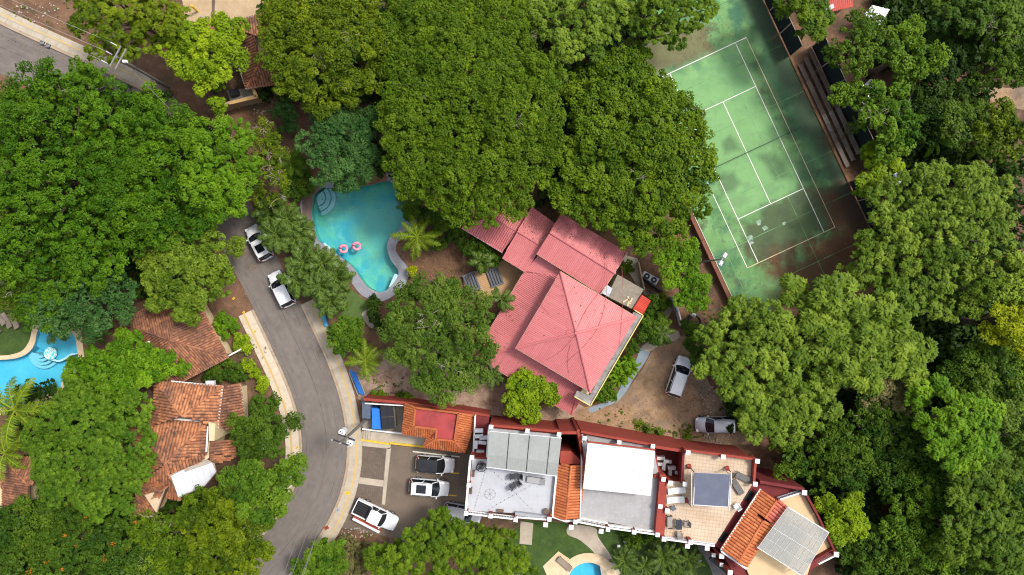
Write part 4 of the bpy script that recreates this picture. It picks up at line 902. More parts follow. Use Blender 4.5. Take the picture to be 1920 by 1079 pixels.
# unit 2
u2 = thing('terrace_condo', 'grey floored terrace condo with large white ribbed canopy', 'condo', W(1160, 910))
walls(u2, [(1090, 809), (1226, 834), (1240, 900), (1231, 996), (1087, 970)], ZT - .02, M_red, 'body')
slabpoly(u2, 'terrace_floor', [(1093, 815), (1224, 838), (1238, 902), (1230, 996), (1088, 970)], ZT + .02, M_terr2, .04)
wallseg(u2, (1089, 810), (1226, 835), ZT, 7.1, M_red); wallseg(u2, (1243, 890), (1234, 1000), ZT - 3, 7.2, M_red, .6)
railing(u2, (1079, 978), (1140, 990)); railing(u2, (1140, 990), (1233, 1003)); wallseg(u2, (1087, 972), (1140, 982), ZT, 6.8, M_white, .15); wallseg(u2, (1140, 986), (1232, 998), ZT, 6.8, M_white, .15)
wallseg(u2, (1092, 815), (1088, 972), ZT, 6.9, M_lgrey, .15)
for p in ((1096, 822), (1161, 830), (1224, 837), (1244, 899), (1238, 950), (1233, 1003), (1079, 979), (1140, 993), (1189, 998)): pillar(u2, *p)
for p in ((1071, 989), (1127, 996)): pillar(u2, *p, 5.6, .5, 0)
cw = thing('patio_canopy', 'large white ribbed canopy over the grey terrace', 'canopy', W(1160, 880))
cc = [(1102, 831), (1228, 846), (1220, 930), (1093, 917)]
panels(cw, cc, 1, 1, 8.9, 8.5, M_whitem, 0, 'sheet'); rb = MB()
for i in range(30): s = (i + .5) / 30; rb.bar(W(*bil(cc, s, 0), 8.925), W(*bil(cc, s, 1), 8.525), .05, .04)
tag(rb.build('sheet_ribs', M_whitem, cw), kind='stuff')
MB().bar(W(*bil(cc, 0, -.03), 8.8), W(*bil(cc, 1, -.03), 8.8), .14, .14).build('beam', M_red, cw); MB().bar(W(*bil(cc, 0, .97), 8.4), W(*bil(cc, 1, .97), 8.4), .12, .1).build('beam', M_red, cw)
for p in (bil(cc, .02, .02), bil(cc, .98, .02), bil(cc, .02, .96), bil(cc, .98, .96)): MB().tube([W(*p, 8.4) - Vector((0, 0, 2.1)), W(*p, 8.4)], .07, 6).build('post', M_red, cw)
# service gap between units 2 and 3
gp = thing('service_gap', 'narrow dark red service yard between the grey and beige terraces', 'service yard', W(1250, 870))
slabpoly(gp, 'ledge', [(1228, 842), (1283, 850), (1280, 900), (1240, 893)], 3.2, M_dred, 3.1); wallseg(gp, (1227, 838), (1285, 847), 0, 6.5, M_red, .3); wallseg(gp, (1226, 893), (1250, 897), 2, 6.6, M_red, .3)
# unit 3
u3 = thing('terrace_condo', 'beige tiled terrace condo with navy shade square and loungers', 'condo', W(1330, 930))
flo3 = [(1283, 846), (1416, 863), (1413, 905), (1342, 1020), (1243, 1008), (1247, 902), (1280, 904)]
walls(u3, flo3, ZT - .02, M_red, 'body'); slabpoly(u3, 'terrace_floor', flo3, ZT + .02, M_terr3, .04)
wallseg(u3, (1283, 844), (1417, 862), ZT, 7.1, M_red); wallseg(u3, (1282, 845), (1279, 903), ZT, 7.0, M_dred); wallseg(u3, (1417, 864), (1414, 905), ZT, 7.1, M_red)
wallseg(u3, (1246, 903), (1241, 1009), ZT, 7.0, M_red, .5); railing(u3, (1245, 1011), (1295, 1018)); railing(u3, (1295, 1018), (1340, 1024)); wallseg(u3, (1244, 1008), (1340, 1021), ZT, 6.75, M_white, .12)
for p in ((1290, 849), (1356, 857), (1420, 865), (1416, 908), (1257, 906), (1284, 908), (1251, 958), (1245, 1011), (1295, 1017)): pillar(u3, *p, s=.46)
for p in ((1289, 1024), (1326, 1028)): pillar(u3, *p, 5.6, .5, 0)
nv = thing('shade_gazebo', 'navy cloth shade square on thin white posts over the beige terrace', 'gazebo', W(1335, 918))
cc = [(1303, 887), (1369, 890), (1365, 951), (1300, 947)]
panels(nv, cc, 1, 1, 8.7, 8.6, M_navy, 0, 'cloth', .03)
for a, b_ in zip(cc, cc[1:] + cc[:1]): MB().bar(W(*a, 8.62), W(*b_, 8.62), .07, .07).build('beam', M_lgrey, nv)
for p in cc: MB().tube([W(*p, 8.6) - Vector((0, 0, 2.25)), W(*p, 8.6)], .05, 6).build('post', M_lgrey, nv)
for p, q in (((1297, 885), (1297, 950)), ((1372, 885), (1368, 957))): MB().bar(W(*p, 8.75), W(*q, 8.75), .06, .06).build('rail', M_white, nv)
for i, (x, y) in enumerate(((1291, 874), (1362, 878), (1286, 938))):
    c = W(x, y, ZT); t = thing('lantern_post', ('red based lantern post by the north parapet corner', 'red based lantern post north of the navy shade', 'red based lantern post beside the white loungers')[i], 'lantern post', c, 'red based lantern posts on the beige terrace')
    MB().box(c + Vector((0, 0, .2)), (.42, .42, .34), .2).build('base', M_red, t); MB().tube([c + Vector((0, 0, .3)), c + Vector((0, 0, 2.2))], .035, 6).build('shaft', M_dark, t)
# unit 4, turned
u4 = thing('terrace_condo', 'angled end condo with orange tile roof and glazed skylight terrace', 'condo', W(1450, 990))
walls(u4, [(1424, 905), (1508, 921), (1534, 967), (1570, 1040), (1520, 1070), (1500, 1130), (1400, 1120), (1352, 1032)], 5.6, M_dred, 'body')
slabpoly(u4, 'terrace_floor', [(1462, 936), (1506, 923), (1531, 966), (1560, 1030), (1522, 1054), (1500, 1120), (1420, 1120), (1398, 1062)], 5.9, M_terr4, .3)
def pane_roof(poly, z, m=M_orange): return roof_face([wp(p, zz) for p, zz in zip(poly, z)], 'tile', u4, m, M_orangeb, .33, .45)
pane_roof([(1352, 1030), (1404, 951), (1431, 976), (1384, 1054)], [7.0, 7.0, 7.7, 7.7]); pane_roof([(1449, 985), (1399, 1063), (1384, 1054), (1431, 976)], [7.2, 7.2, 7.7, 7.7])
pane_roof([(1404, 951), (1426, 918), (1456, 938), (1434, 971)], [7.0, 7.0, 7.9, 7.9])
roof_face([wp(p, zz) for p, zz in zip([(1452, 985), (1479, 951), (1456, 937), (1432, 971)], [7.2, 7.2, 7.9, 7.9])], 'tile', u4, mat('faded_red_tile', (.36, .08, .055), (), .7, tint=(.46, .13, .09)), M_orangeb, .36, .5)
caps(wp((1431, 976), 7.7), wp((1384, 1054), 7.7), M_orange, u4, .15); caps(wp((1456, 938), 7.9), wp((1434, 971), 7.9), M_orange, u4, .15)
walls(u4, [(1408, 949), (1428, 922), (1474, 952), (1446, 984), (1398, 1058), (1358, 1030)], 6.9, M_dred, 'attic', 5.4, .15)
MB().bar(wp((1426, 917), 7.05), wp((1352, 1031), 7.05), .16, .14).build('gutter', M_white, u4); MB().bar(wp((1352, 1033), 6.9), wp((1399, 1066), 6.9), .2, .35).build('white_eave', M_white, u4)
slabpoly(u4, 'red_band', [(1408, 905), (1424, 916), (1350, 1030), (1338, 1022)], 6.2, M_dred, 1.0)
for (x, y) in ((1404, 930), (1355, 1007)):
    c = wp((x, y), 6.28); MB().box(c, (.55, 1.1, .08), -.58).build('roof_window', M_glass, u4)
wallseg(u4, (1425, 904), (1508, 918), 0, 6.6, M_dred, .3); wallseg(u4, (1509, 922), (1534, 967), 3, 6.6, M_dred, .2); wallseg(u4, (1534, 967), (1566, 1035), 3, 6.5, M_dred, .2); wallseg(u4, (1563, 1032), (1522, 1056), 4, 6.5, M_dred, .25)
MB().box(wp((1479, 915), 5.0), (.9, .12, .9), -.17).build('window', M_lgrey, u4); MB().box(wp((1447, 905), 5.0), (.8, .12, .9), -.17).build('window', M_lgrey, u4)
railing(u4, (1462, 937), (1505, 923), 6.7, 5.9, m=M_lgrey); railing(u4, (1568, 1041), (1535, 1058), 6.9, 5.9, m=M_white)
for p in ((1508, 924), (1568, 1040)): pillar(u4, *p, 7.0, .5, 3)
for p in ((1353, 1043), (1369, 1074)): pillar(u4, *p, 6.6, .5, 0)
for p in ((1338, 1041), (1353, 1059)): pillar(u4, *p, 4.8, .42, 0)
slabpoly(u4, 'balcony', [(1342, 1036), (1395, 1072), (1385, 1095), (1330, 1050)], 3.4, M_dark, .3)
sk = thing('skylight_canopy', 'translucent gridded panel canopy on the tan end terrace', 'canopy', W(1485, 1015))
m_ = D.materials.new('polycarbonate'); m_.use_nodes = True; N_ = m_.node_tree.nodes; L__ = m_.node_tree.links; b_ = N_['Principled BSDF']; b_.inputs['Base Color'].default_value = (.42, .43, .415, 1); b_.inputs['Roughness'].default_value = .25
tr_ = N_.new('ShaderNodeBsdfTransparent'); tr_.inputs[0].default_value = (.8, .82, .8, 1); mx_ = N_.new('ShaderNodeMixShader'); mx_.inputs[0].default_value = .45
L__.new(tr_.outputs[0], mx_.inputs[1]); L__.new(b_.outputs[0], mx_.inputs[2]); L__.new(mx_.outputs[0], N_['Material Output'].inputs[0])
cc = [(1477, 951), (1554, 999), (1505, 1080), (1421, 1027)]
panels(sk, cc, 9, 4, 8.2, 8.0, m_, .006, 'pane', .02)
for i in range(10): s = i / 9; MB().bar(W(*bil(cc, s, 0), 8.15), W(*bil(cc, s, 1), 7.95), .05, .07).build('rafter', M_lgrey, sk)
for j in range(5): t_ = j / 4; MB().bar(W(*bil(cc, 0, t_), 8.1 - .2 * t_), W(*bil(cc, 1, t_), 8.1 - .2 * t_), .05 if j % 2 else .1, .06).build('purlin', M_white if j % 2 == 0 else M_lgrey, sk)
for p in cc: MB().tube([W(*p, 8.0) - Vector((0, 0, 2.1)), W(*p, 8.0)], .06, 6).build('post', M_lgrey, sk)
# red boundary wall north of the row
bw = thing('boundary_wall', 'long dark red boundary wall north of the condominium row', 'wall', W(900, 770))
pts = [(682, 749), (760, 756), (893, 776), (918, 781)]
for a, b_ in zip(pts[:-1], pts[1:]): wallseg(bw, a, b_, 0, 3.0, M_red, .3, 'wall_panel')
wallseg(bw, (1050, 812), (1088, 812), 0, 6.8, M_red, .3, 'wall_panel'); wallseg(bw, (684, 757), (757, 761), 0, 2.7, M_white, .12, 'wall_panel')
# entry building
en = thing('entry_building', 'entry building with red flat roof framed by orange tile skirts', 'building', W(815, 800))
OUT = [(761, 757), (893, 780), (871, 848), (795, 838), (802, 820), (755, 813)]; INN = [(779, 765), (860, 775), (852, 827), (817, 824), (819, 805), (776, 800)]
walls(en, OUT, 3.2, M_cream, inset=.4)
P = [(p.x, p.y) for p in WP(INN, 3.9)]; MB().prism(P, 3.0, 3.75).build('flat_roof', M_redflat, en)
for i in range(6):
    j = (i + 1) % 6; poly = [wp(OUT[i], 3.1), wp(OUT[j], 3.1), wp(INN[j], 4.0), wp(INN[i], 4.0)]
    roof_face(poly, 'tile', en, M_orange, M_orangeb, .25, .36); MB().bar(wp(INN[i], 4.02), wp(INN[j], 4.02), .2, .16).build('ridge_beam', M_orange, en)
    caps(wp(OUT[i], 3.1), wp(INN[i], 4.0), M_orange, en, .12)
# bins and store boxes
def store(name, label, pts, z, m, lid=None, cat='box'):
    t = thing(name, label, cat, W(*pts[0])); P = [(p.x, p.y) for p in WP(pts, z)]; MB().prism(P, 0.02, z - .08).build('body', m, t); MB().prism([(Vector(P[0]).lerp(Vector(q), 1.0)).to_tuple() for q in P], z - .077, z).build('lid', lid or m, t); return t
store('store_box', 'dark blue grey roofed store box by the pavement corner', [(679, 753), (695, 755), (693, 786), (679, 784)], 2.3, mat('slate_blue', (.07, .09, .13), [((.1, .12, .16), 2, .45, .7, .7)], .6), cat='store')
store('store_box', 'bright blue topped container between the black panels and pavement', [(697, 765), (712, 767), (715, 806), (698, 804)], 1.6, M_blue, cat='container')
t = thing('black_panel_roof', 'black panelled flat roof beside the blue container', 'shed', W(725, 782))
walls(t, [(713, 759), (737, 760), (741, 804), (716, 806)], 1.9, M_slab, inset=.1)
for i in range(2):
    for j in range(2):
        q = [bil([(712.5, 759), (737, 760), (741, 804), (716, 806)], s, tt_) for s, tt_ in ((i / 2 + .01, j / 2 + .01), (i / 2 + .49, j / 2 + .01), (i / 2 + .49, j / 2 + .49), (i / 2 + .01, j / 2 + .49))]; slabpoly(t, 'panel', q, 2.0, mat('black_panel', (.02, .021, .024), (), .35), .06)
area('service_floor', [(679, 757), (757, 762), (753, 812), (680, 804)], .034, M_slab, smooth=False)
o = MB().bar(W(680, 804, .3), W(755, 812.5, .3), .18, .6).build('low_white_wall', M_white); tag(o, 'low white wall edging the service yard by the entry building', 'wall')
# parking planter wall with white cap beside the pickup
t = thing('planter_wall', 'sloping red and white planter wall beside the pickup truck', 'wall', W(690, 985))
a, b_ = W(664, 968, .9), W(714, 994, .9); nn = Vector((.47, .88, 0)); MB().bar(a - Vector((0, 0, .45)), b_ - Vector((0, 0, .45)), .5, .9).build('wall_panel', M_red, t); MB().bar(a - nn * .3 + Vector((0, 0, .05)), b_ - nn * .3 + Vector((0, 0, .05)), .26, .1).build('cap', M_white, t)
# blue bench-like stairs near the pavement
t = thing('blue_ramp', 'blue painted slatted ramp beside the east pavement', 'ramp', W(670, 722))
for i in range(12):
    a = W(661 + 1.5 * i, 698 + 3.6 * i, .25); MB().box(a, (.75, .17, .08), -.55).build('slat', M_blue, t)
for s in (-1, 1): MB().bar(W(661 + s * 6, 698 - s * 2, .15), W(678 + s * 6, 740 - s * 2, .15), .07, .16).build('rail', M_grey, t)
o = MB().tube([W(600, 572, .1), W(606, 590, .3), W(612, 612, .2)], .25, 8).build('blue_hose_reel', mat('teal_plastic', (.05, .3, .5), (), .5)); tag(o, 'rolled blue tarpaulin in the bed beside the palms', 'tarpaulin')
# lids, grates and markers in the pavements
def lid(label, px, py, s, m, rz=.5):
    t = thing('manhole_cover', label, 'manhole cover', W(px, py)); MB().box(W(px, py, .135), (s, s * .8, .03), rz).build('plate', m, t); MB().box(W(px, py, .153), (s * .5, s * .12, .012), rz).build('handle', M_dark, t)
lid('square yellow utility lid in the east pavement', 651, 925, .5, M_yel, .3); lid('grey utility lid in the east pavement near the pickup', 633, 956, .45, M_grey, .9); lid('rust red utility lid in the east pavement by the bush', 612, 990, .5, M_red, .5)
for i, (x, y) in enumerate(((438, 560), (457, 586), (478, 622), (557, 840))): lid('small yellow marker plate in the west pavement, number %s from the north' % ('one', 'two', 'three', 'four')[i], x, y, .3, M_yel, .9)
t = thing('storm_drain', 'pair of black storm drain grates in the upper road kerb', 'drain', W(85, 82))
for i in range(2):
    c = W(79 + 11 * i, 81 + 5.5 * i, .15); MB().box(c, (.55, .45, .04), -.46).build('frame', M_dark, t)
    for j in range(4): MB().box(c + Vector((-.18 + .12 * j, .0, .03)), (.05, .36, .02), -.46).build('bar', M_grey, t)
# steps at the parking apron
st = thing('apron_steps', 'short pale concrete steps at the corner of the service yard', 'steps', W(690, 815))
for i in range(3): MB().bar(W(684 + 4.5 * i, 808, .1 + .05 * i), W(683 + 4.5 * i, 824, .1 + .05 * i), .24, .2 + .1 * i).build('step', M_conc, st)

# ------------------------------------------------------------------ small furniture
def at(o, px, py, z=0.0, rz=0.0): o.location = W(px, py, z); o.rotation_euler = (0, 0, rz); return o
def acunit(label, group):
    t = thing('air_conditioner', label, 'air conditioner', (0, 0, 0), group, False)
    MB().box((0, 0, .4), (.85, .36, .62)).build('casing', mat('ac_white', (.72, .73, .74), [((.55, .55, .55), 3, .5, .75, .6)], .5), t)
    MB().tube([(-.12, -.19, .4), (-.12, -.2, .4)], [.25, .25], 16).build('fan', M_dark, t)
    for x in (-.3, .3): MB().box((x, 0, .05), (.08, .4, .1)).build('foot', M_grey, t)
    return t
la = 'white air conditioner box west of the white terrace'; lb = 'white air conditioner box between the grey and beige terraces, %s from the west'
ORD = ['first', 'second', 'third', 'fourth', 'fifth', 'sixth', 'seventh', 'eighth']; n_ac = -1; ac = acunit(la, 'air conditioners west of the white terrace'); first = True
for x, y, r in ((899, 806, 0), (899, 816, .1), (907, 819, .05), (905, 828, -.1), (893, 832, 1.5), (901, 846, -.1)):
    n_ac += 1; lab = la + ', %s from the north' % ORD[n_ac]
    if first: at(ac, x, y, 3.45, r); ac['label'] = lab; first = False
    else: dup(ac, W(x, y, 3.45), r, lab)
first = True
for n_ac, (x, y, r) in enumerate(((1232, 881, 1.5), (1234, 868, 0), (1237, 857, 0), (1242, 872, 1.5), (1249, 863, -.1), (1254, 886, 1.5), (1257, 875, 0), (1270, 884, -.1))): dup(ac, W(x, y, 3.3), r, lb % ORD[n_ac], 'air conditioners between the grey and beige terraces')
dup(ac, W(1438, 893, 1.2), -.6, 'white air conditioner box on the ground beside the angled condo', 'single air conditioners')
def lounger(label, cush, fr, back=.6):
    t = thing('sun_lounger', label, 'sun lounger', (0, 0, 0), None, False)
    MB().box((-.3, 0, .32), (1.3, .6, .09)).build('seat_pad', cush, t)
    MB().box((.62, 0, .32 + .28 * math.sin(back)), (.7, .6, .08), rot=Matrix.Rotation(-back, 3, 'Y')).build('backrest', cush, t)
    for y in (-.31, .31): MB().bar((-.95, y, .27), (.9, y, .27), .05, .06).build('rail', fr, t)
    for x in (-.8, .5):
        for y in (-.3, .3): MB().box((x, y, .13), (.05, .05, .26)).build('leg', fr, t)
    return t
lw = lounger('white lounger on the beige terrace, nearer the navy shade north side', M_white, M_white, .35); at(lw, 1267, 919, ZT + .02, PI + .08); lw['group'] = 'white loungers on the beige terrace'
dup(lw, W(1265, 936, ZT + .02), PI + .05, 'white lounger on the beige terrace, the southern one of two', 'white loungers on the beige terrace')
ldk = lounger('dark mesh lounger beside the pillar on the beige terrace', mat('mesh_grey', (.12, .115, .11), (), .8), M_dark); at(ldk, 1391, 894, ZT + .02, PI - .45); ldk['group'] = 'dark loungers'
dup(ldk, W(1380, 911, ZT + .02), PI - 1.0, 'dark mesh lounger close to the navy shade corner', 'dark loungers')
lg = lounger('grey metal lounger near the orange roof on the white terrace', mat('sling_grey', (.3, .3, .3), (), .8), M_dark, .5); at(lg, 1005, 900, ZT + .02, -.15)
for i, (x, y, r) in enumerate(((4, 596, -.9), (16, 601, -1.0), (30, 602, -1.05), (-6, 612, -.9))): 
    lab = 'brown lounger on the dark lawn by the left pool, %s' % ('far left one', 'middle one', 'one closest to the pool', 'lowest one at the frame edge')[i]
    if i == 0: lbn = lounger(lab, mat('brown_sling', (.24, .19, .15), (), .8), M_bench, .3); at(lbn, x, y, .02, r); lbn['group'] = 'brown loungers on the left lawn'
    else: dup(lbn, W(x, y, .02), r, lab, 'brown loungers on the left lawn')
dup(lbn, W(1058, 1056, .04), -.7, 'brown lounger on the tan terrace by the round pool', 'loungers by the round pool')
def chair(label, cm, fr):
    t = thing('patio_chair', label, 'chair', (0, 0, 0), None, False)
    MB().box((0, 0, .42), (.52, .52, .07)).build('seat', cm, t); MB().box((-.27, 0, .7), (.07, .52, .5), rot=Matrix.Rotation(-.2, 3, 'Y')).build('backrest', cm, t)
    for x in (-.23, .23):
        for y in (-.25, .25): MB().box((x, y, .2), (.04, .04, .4)).build('leg', fr, t)
    for y in (-.29, .29): MB().bar((-.25, y, .64), (.24, y, .62), .05, .04).build('armrest', fr, t)
    return t
def table(label, m, sx, sy, h=.7):
    t = thing('patio_table', label, 'table', (0, 0, 0), None, False); MB().box((0, 0, h), (sx, sy, .05)).build('tabletop', m, t)
    for x in (-.4, .4):
        for y in (-.4, .4): MB().box((x * sx, y * sy, h / 2 - .02), (.05, .05, h - .04)).build('leg', M_dark, t)
    return t
M_wick = mat('dark_wicker', (.04, .04, .045), [((.07, .07, .075), 9, .45, .7, .7)], .8)
ch = chair('dark wicker chair on the white terrace, by the canopy edge', M_wick, M_dark); at(ch, 962, 892, ZT + .02, 0); ch['group'] = 'dark chairs on the white terrace'
for x, y, r, l in ((974, 892, 3.1, 'dark wicker chair on the white terrace, facing its twin'), (962, 910, .6, 'dark wicker chair on the white terrace, south western one'), (972, 905, 3.8, 'dark wicker chair on the white terrace, south eastern one')): dup(ch, W(x, y, ZT + .02), r, l, 'dark chairs on the white terrace')
cg = chair('grey sling chair on the beige terrace, south of the dark table', mat('sling_taupe', (.26, .24, .22), (), .8), M_dark); at(cg, 1272, 1000, ZT + .02, 1.5); cg['group'] = 'grey chairs around the dark table'
dup(cg, W(1286, 980, ZT + .02), 3.1, 'grey sling chair on the beige terrace, east of the dark table', 'grey chairs around the dark table')
dup(cg, W(1254, 976, ZT + .02), 0, 'long grey sling settee on the beige terrace, west of the dark table', 'grey settees', (1, 2.2, 1))
at(table('small dark rectangular table between the grey chairs', mat('dark_glass_top', (.03, .035, .045), (), .3), .62, 1.0), 1270, 980, ZT + .02, 0)
at(table('little navy side table beside the white loungers', M_navy, .45, .45, .45), 1261, 951, ZT + .02, .4)
cwv = chair('white chair against the red band on the beige terrace', M_white, M_white); at(cwv, 1379, 947, ZT + .02, 2.2)
# egg chair, sculpture, pots and boxes on the white terrace
def at3(px, py, z): return W(px, py, z)
t = thing('hanging_egg_chair', 'black wire egg chair in the corner of the white terrace', 'chair', W(903, 871, ZT)); c = W(903, 870, ZT)
for k in range(7):
    a = PI * k / 7; MB().tube([c + Vector((.5 * math.cos(a) * math.sin(w), .5 * math.sin(a) * math.sin(w), .9 - .7 * math.cos(w))) for w in np.linspace(0, 2 * PI, 15)], .025, 4, False).build('hoop', M_dark, t)
MB().tube([c + Vector((.55 * math.cos(w), -.35 + .45 * math.sin(w), .08)) for w in np.linspace(0, 2 * PI, 17)], .035, 5, False).build('base_ring', M_dark, t); MB().tube([c + Vector((-.5, -.4, .1)), c + Vector((-.55, -.3, 1.4)), c + Vector((0, 0, 1.7))], .035, 5).build('stand', M_dark, t)
t = thing('compass_rose', 'thin grey metal compass wheel lying on the white terrace', 'floor ornament', W(919, 927, ZT)); c = W(919, 927, ZT + .05)
MB().tube([c + Vector((.55 * math.cos(w), .55 * math.sin(w), 0)) for w in np.linspace(0, 2 * PI, 25)], .018, 4, False).build('ring', M_grey, t)
for k in range(4): a = PI * k / 4 + .1; MB().bar(c - Vector((math.cos(a), math.sin(a), 0)) * .62, c + Vector((math.cos(a), math.sin(a), 0)) * .62, .03, .02).build('spoke', M_grey, t)
t = thing('plant_pot', 'round dark pot in the corner of the white terrace', 'pot', W(1024, 957, ZT)); c = W(1024, 957, ZT + .02); MB().tube([c, c + Vector((0, 0, .45)), c + Vector((0, 0, .47)), c + Vector((0, 0, .36))], [.22, .32, .28, .26], 14).build('body', M_bench, t)
for i, (x, y) in enumerate(((888, 888), (883, 920), (938, 958))):
    t = thing('planter_box', 'small brown planter box on the white terrace, %s' % ('upper one by the west parapet', 'lower one by the west parapet', 'one by the south railing')[i], 'planter', W(x, y, ZT), 'planter boxes on the white terrace'); MB().box(W(x, y, ZT + .15), (.22, .7, .28) if i < 2 else (.7, .25, .28), -.08).build('body', M_bench, t); MB().box(W(x, y, ZT + .3), (.16, .62, .03) if i < 2 else (.62, .18, .03), -.08).build('soil', M_soil, t)
for i, (p, q) in enumerate((((920, 880), (1003, 962)), ((1000, 908), (908, 960)), ((911, 880), (889, 955)))):
    a, b_ = W(*p, ZT + 1.9), W(*q, ZT + 1.2); t = thing('string_lights', 'string of small bulbs over the white terrace, %s' % ('falling to the south east', 'falling to the south west', 'along the west side')[i], 'string lights', Vector((a.x, a.y, ZT)))
    MB().tube([a, b_], .012, 4).build('wire', M_grey, t); s = MB()
    for k in range(1, 12): s.box(a.lerp(b_, k / 12) - Vector((0, 0, .06)), (.07, .07, .09))
    tag(s.build('bulb_row', M_dark, t), kind='stuff')
t = thing('parasol', 'white closed umbrella beside the palms at the pool edge', 'parasol', W(581, 457)); c = W(581, 457)
A = [(0, 2.45)] + [(r, 2.4 - .35 * r) for r in (.4, .75)]; n_ = 8; vs = [c + Vector((0, 0, 2.5))] + [c + Vector((r * math.cos(2 * PI * k / n_), r * math.sin(2 * PI * k / n_), z)) for r, z in ((.35, 2.35), (.72, 2.1)) for k in range(n_)]
mk('canopy', vs, [(0, 1 + k, 1 + (k + 1) % n_) for k in range(n_)] + [(1 + k, 1 + n_ + k, 1 + n_ + (k + 1) % n_, 1 + (k + 1) % n_) for k in range(n_)], M_white, t); MB().tube([c, c + Vector((0, 0, 2.45))], .03, 6).build('pole', M_grey, t)
for i in range(2):
    x, y = ((625, 497), (648, 528))[i]; t = thing('pool_towel_table', ('small white table on the pool deck beside the palms', 'small tan table on the grass edge beside the palms')[i], 'table', W(x, y)); MB().box(W(x, y, .42), (.6, .6, .05), .5).build('tabletop', (M_white, M_tan)[i], t); MB().tube([W(x, y, .05), W(x, y, .4)], .05, 6).build('leg', M_grey, t)

# ------------------------------------------------------------------ vehicles (x forward)
def loft(st, ring):
    vs, fs = [], []; n_ = None
    for x, w, zt in st:
        r = ring(x, w, zt); n_ = len(r); vs += [(x, y, z) for y, z in r]
    for i in range(len(st) - 1):
        for k in range(n_): fs.append((i * n_ + k, i * n_ + (k + 1) % n_, (i + 1) * n_ + (k + 1) % n_, (i + 1) * n_ + k))
    fs.append(tuple(range(n_ - 1, -1, -1))); fs.append(tuple((len(st) - 1) * n_ + k for k in range(n_)))
    return vs, fs
def ring(x, w, zt):
    h = [(0, zt + .03), (w * .45, zt + .022), (w * .78, zt), (w * .94, zt - .06), (w, zt - .2), (w * 1.0, .52), (w * .95, .3), (w * .6, .24)]
    return h + [(0, .24)] + [(-y, z) for y, z in h[:0:-1]]
def car(label, paint, L=4.55, Wd=1.84, H=1.66, kind='suv', roof=None, rails=True, sunroof=False, silver=False):
    t = thing('parked_car', label, 'car' if kind != 'pickup' else 'pickup truck', (0, 0, 0), 'parked cars', False); hx = L / 2; w = Wd / 2
    if kind == 'pickup':
        st = [(-hx, w * .9, .88), (-hx + .06, w * .98, .98), (-.75, w, .99), (.95, w, 1.0), (1.15, w, 1.0), (hx - .9, w * .98, .97), (hx - .4, w * .93, .88), (hx - .12, w * .82, .72), (hx, w * .62, .55)]
        x0, x1, x2, x3 = -.78, -.62, .62, 1.2
    else:
        st = [(-hx, w * .58, .6), (-hx + .05, w * .78, .85), (-hx + .2, w * .92, .97), (-hx + .5, w * .985, .995), (-hx + 1.0, w, 1.0), (0, w, .99), (hx - 1.35, w, .98), (hx - 1.1, w * .98, .96), (hx - .65, w * .93, .89), (hx - .35, w * .85, .80), (hx - .14, w * .71, .69), (hx - .03, w * .52, .58), (hx, w * .38, .5)]
        x0, x1, x2, x3 = -hx + .14, -hx + .46, hx - 1.95, hx - 1.12
    v_, f_ = loft(st, ring); body = mk('body', v_, f_, paint, t, True)
    zb, zr = .965, H; wb, wr = w * .95, w * .80
    P = lambda x, y, z: (x, y, z)
    # greenhouse: glass panels between belt line and roof
    def panel(name, q, m): return mk(name, q, [tuple(range(len(q)))], m, t)
    def screen(name, xb, xt, bow):
        vs_, fs_ = [], []
        for j in range(7):
            y_ = 2 * j / 6 - 1; bx = bow * (1 - y_ * y_); vs_ += [(xb + bx, y_ * wb * .92, zb), ((xb + xt) / 2 + bx * .85, y_ * (wb + wr) * .47, (zb + zr) / 2 + .03), (xt + bx * .5, y_ * wr * .94, zr - .045)]
        for j in range(6):
            for q in (0, 1): fs_.append((3 * j + q, 3 * j + q + 1, 3 * j + q + 4, 3 * j + q + 3))
        return mk(name, vs_, fs_, M_glass, t, True)
    screen('windscreen', x3 - .12, x2 - .04, .2); screen('rear_window', x0 + .06, x1 + .02, -.12)
    for s in (-1, 1):
        q = [P(x0 + .1, s * wb, zb), P(x3 - .1, s * wb, zb), P(x2 - .02, s * wr, zr - .06), P(x1 + .02, s * wr, zr - .06)]
        panel('side_window', q if s < 0 else q[::-1], M_glass)
        for xb, xt in ((x3 - .03, x2 + .0), (x0 + .05, x1 + .02), ((x0 + x3) / 2 - .05, (x1 + x2) / 2)): MB().bar((xb, s * wb * .985, zb), (xt, s * wr * 1.0, zr - .03), .075, .05).build('pillar', paint, t)
    # roof panel, gently crowned
    nx, ny = 8, 7; vs, fs = [], []
    for i in range(nx):
        u_ = i / (nx - 1); x = x1 - .05 + (x2 + .07 - x1 + .05) * u_; wx = wr * (1.0 - .10 * (2 * u_ - 1) ** 4)
        for j in range(ny):
            v__ = 2 * j / (ny - 1) - 1; vs.append((x, wx * v__ * 1.02, zr + .045 * (1 - v__ ** 4) * (1 - .6 * (2 * u_ - 1) ** 4) - .03))
    for i in range(nx - 1):
        for j in range(ny - 1): fs.append((i * ny + j, (i + 1) * ny + j, (i + 1) * ny + j + 1, i * ny + j + 1))
    rf = mk('roof', vs, fs, roof or paint, t, True)
    if sunroof: MB().box(((x1 + x2) / 2 - .05, 0, zr + .01), ((x2 - x1) * .5, wr * 1.25, .03)).build('sunroof', M_glass, t)
    if rails:
        for s in (-1, 1): MB().tube([(x1 + .05, s * wr * .92, zr - .02), (x1 + .2, s * wr * .92, zr + .07), (x2 - .2, s * wr * .92, zr + .07), (x2 - .02, s * wr * .92, zr - .02)], .025, 6).build('roof_rail', M_grey if silver else M_dark, t)
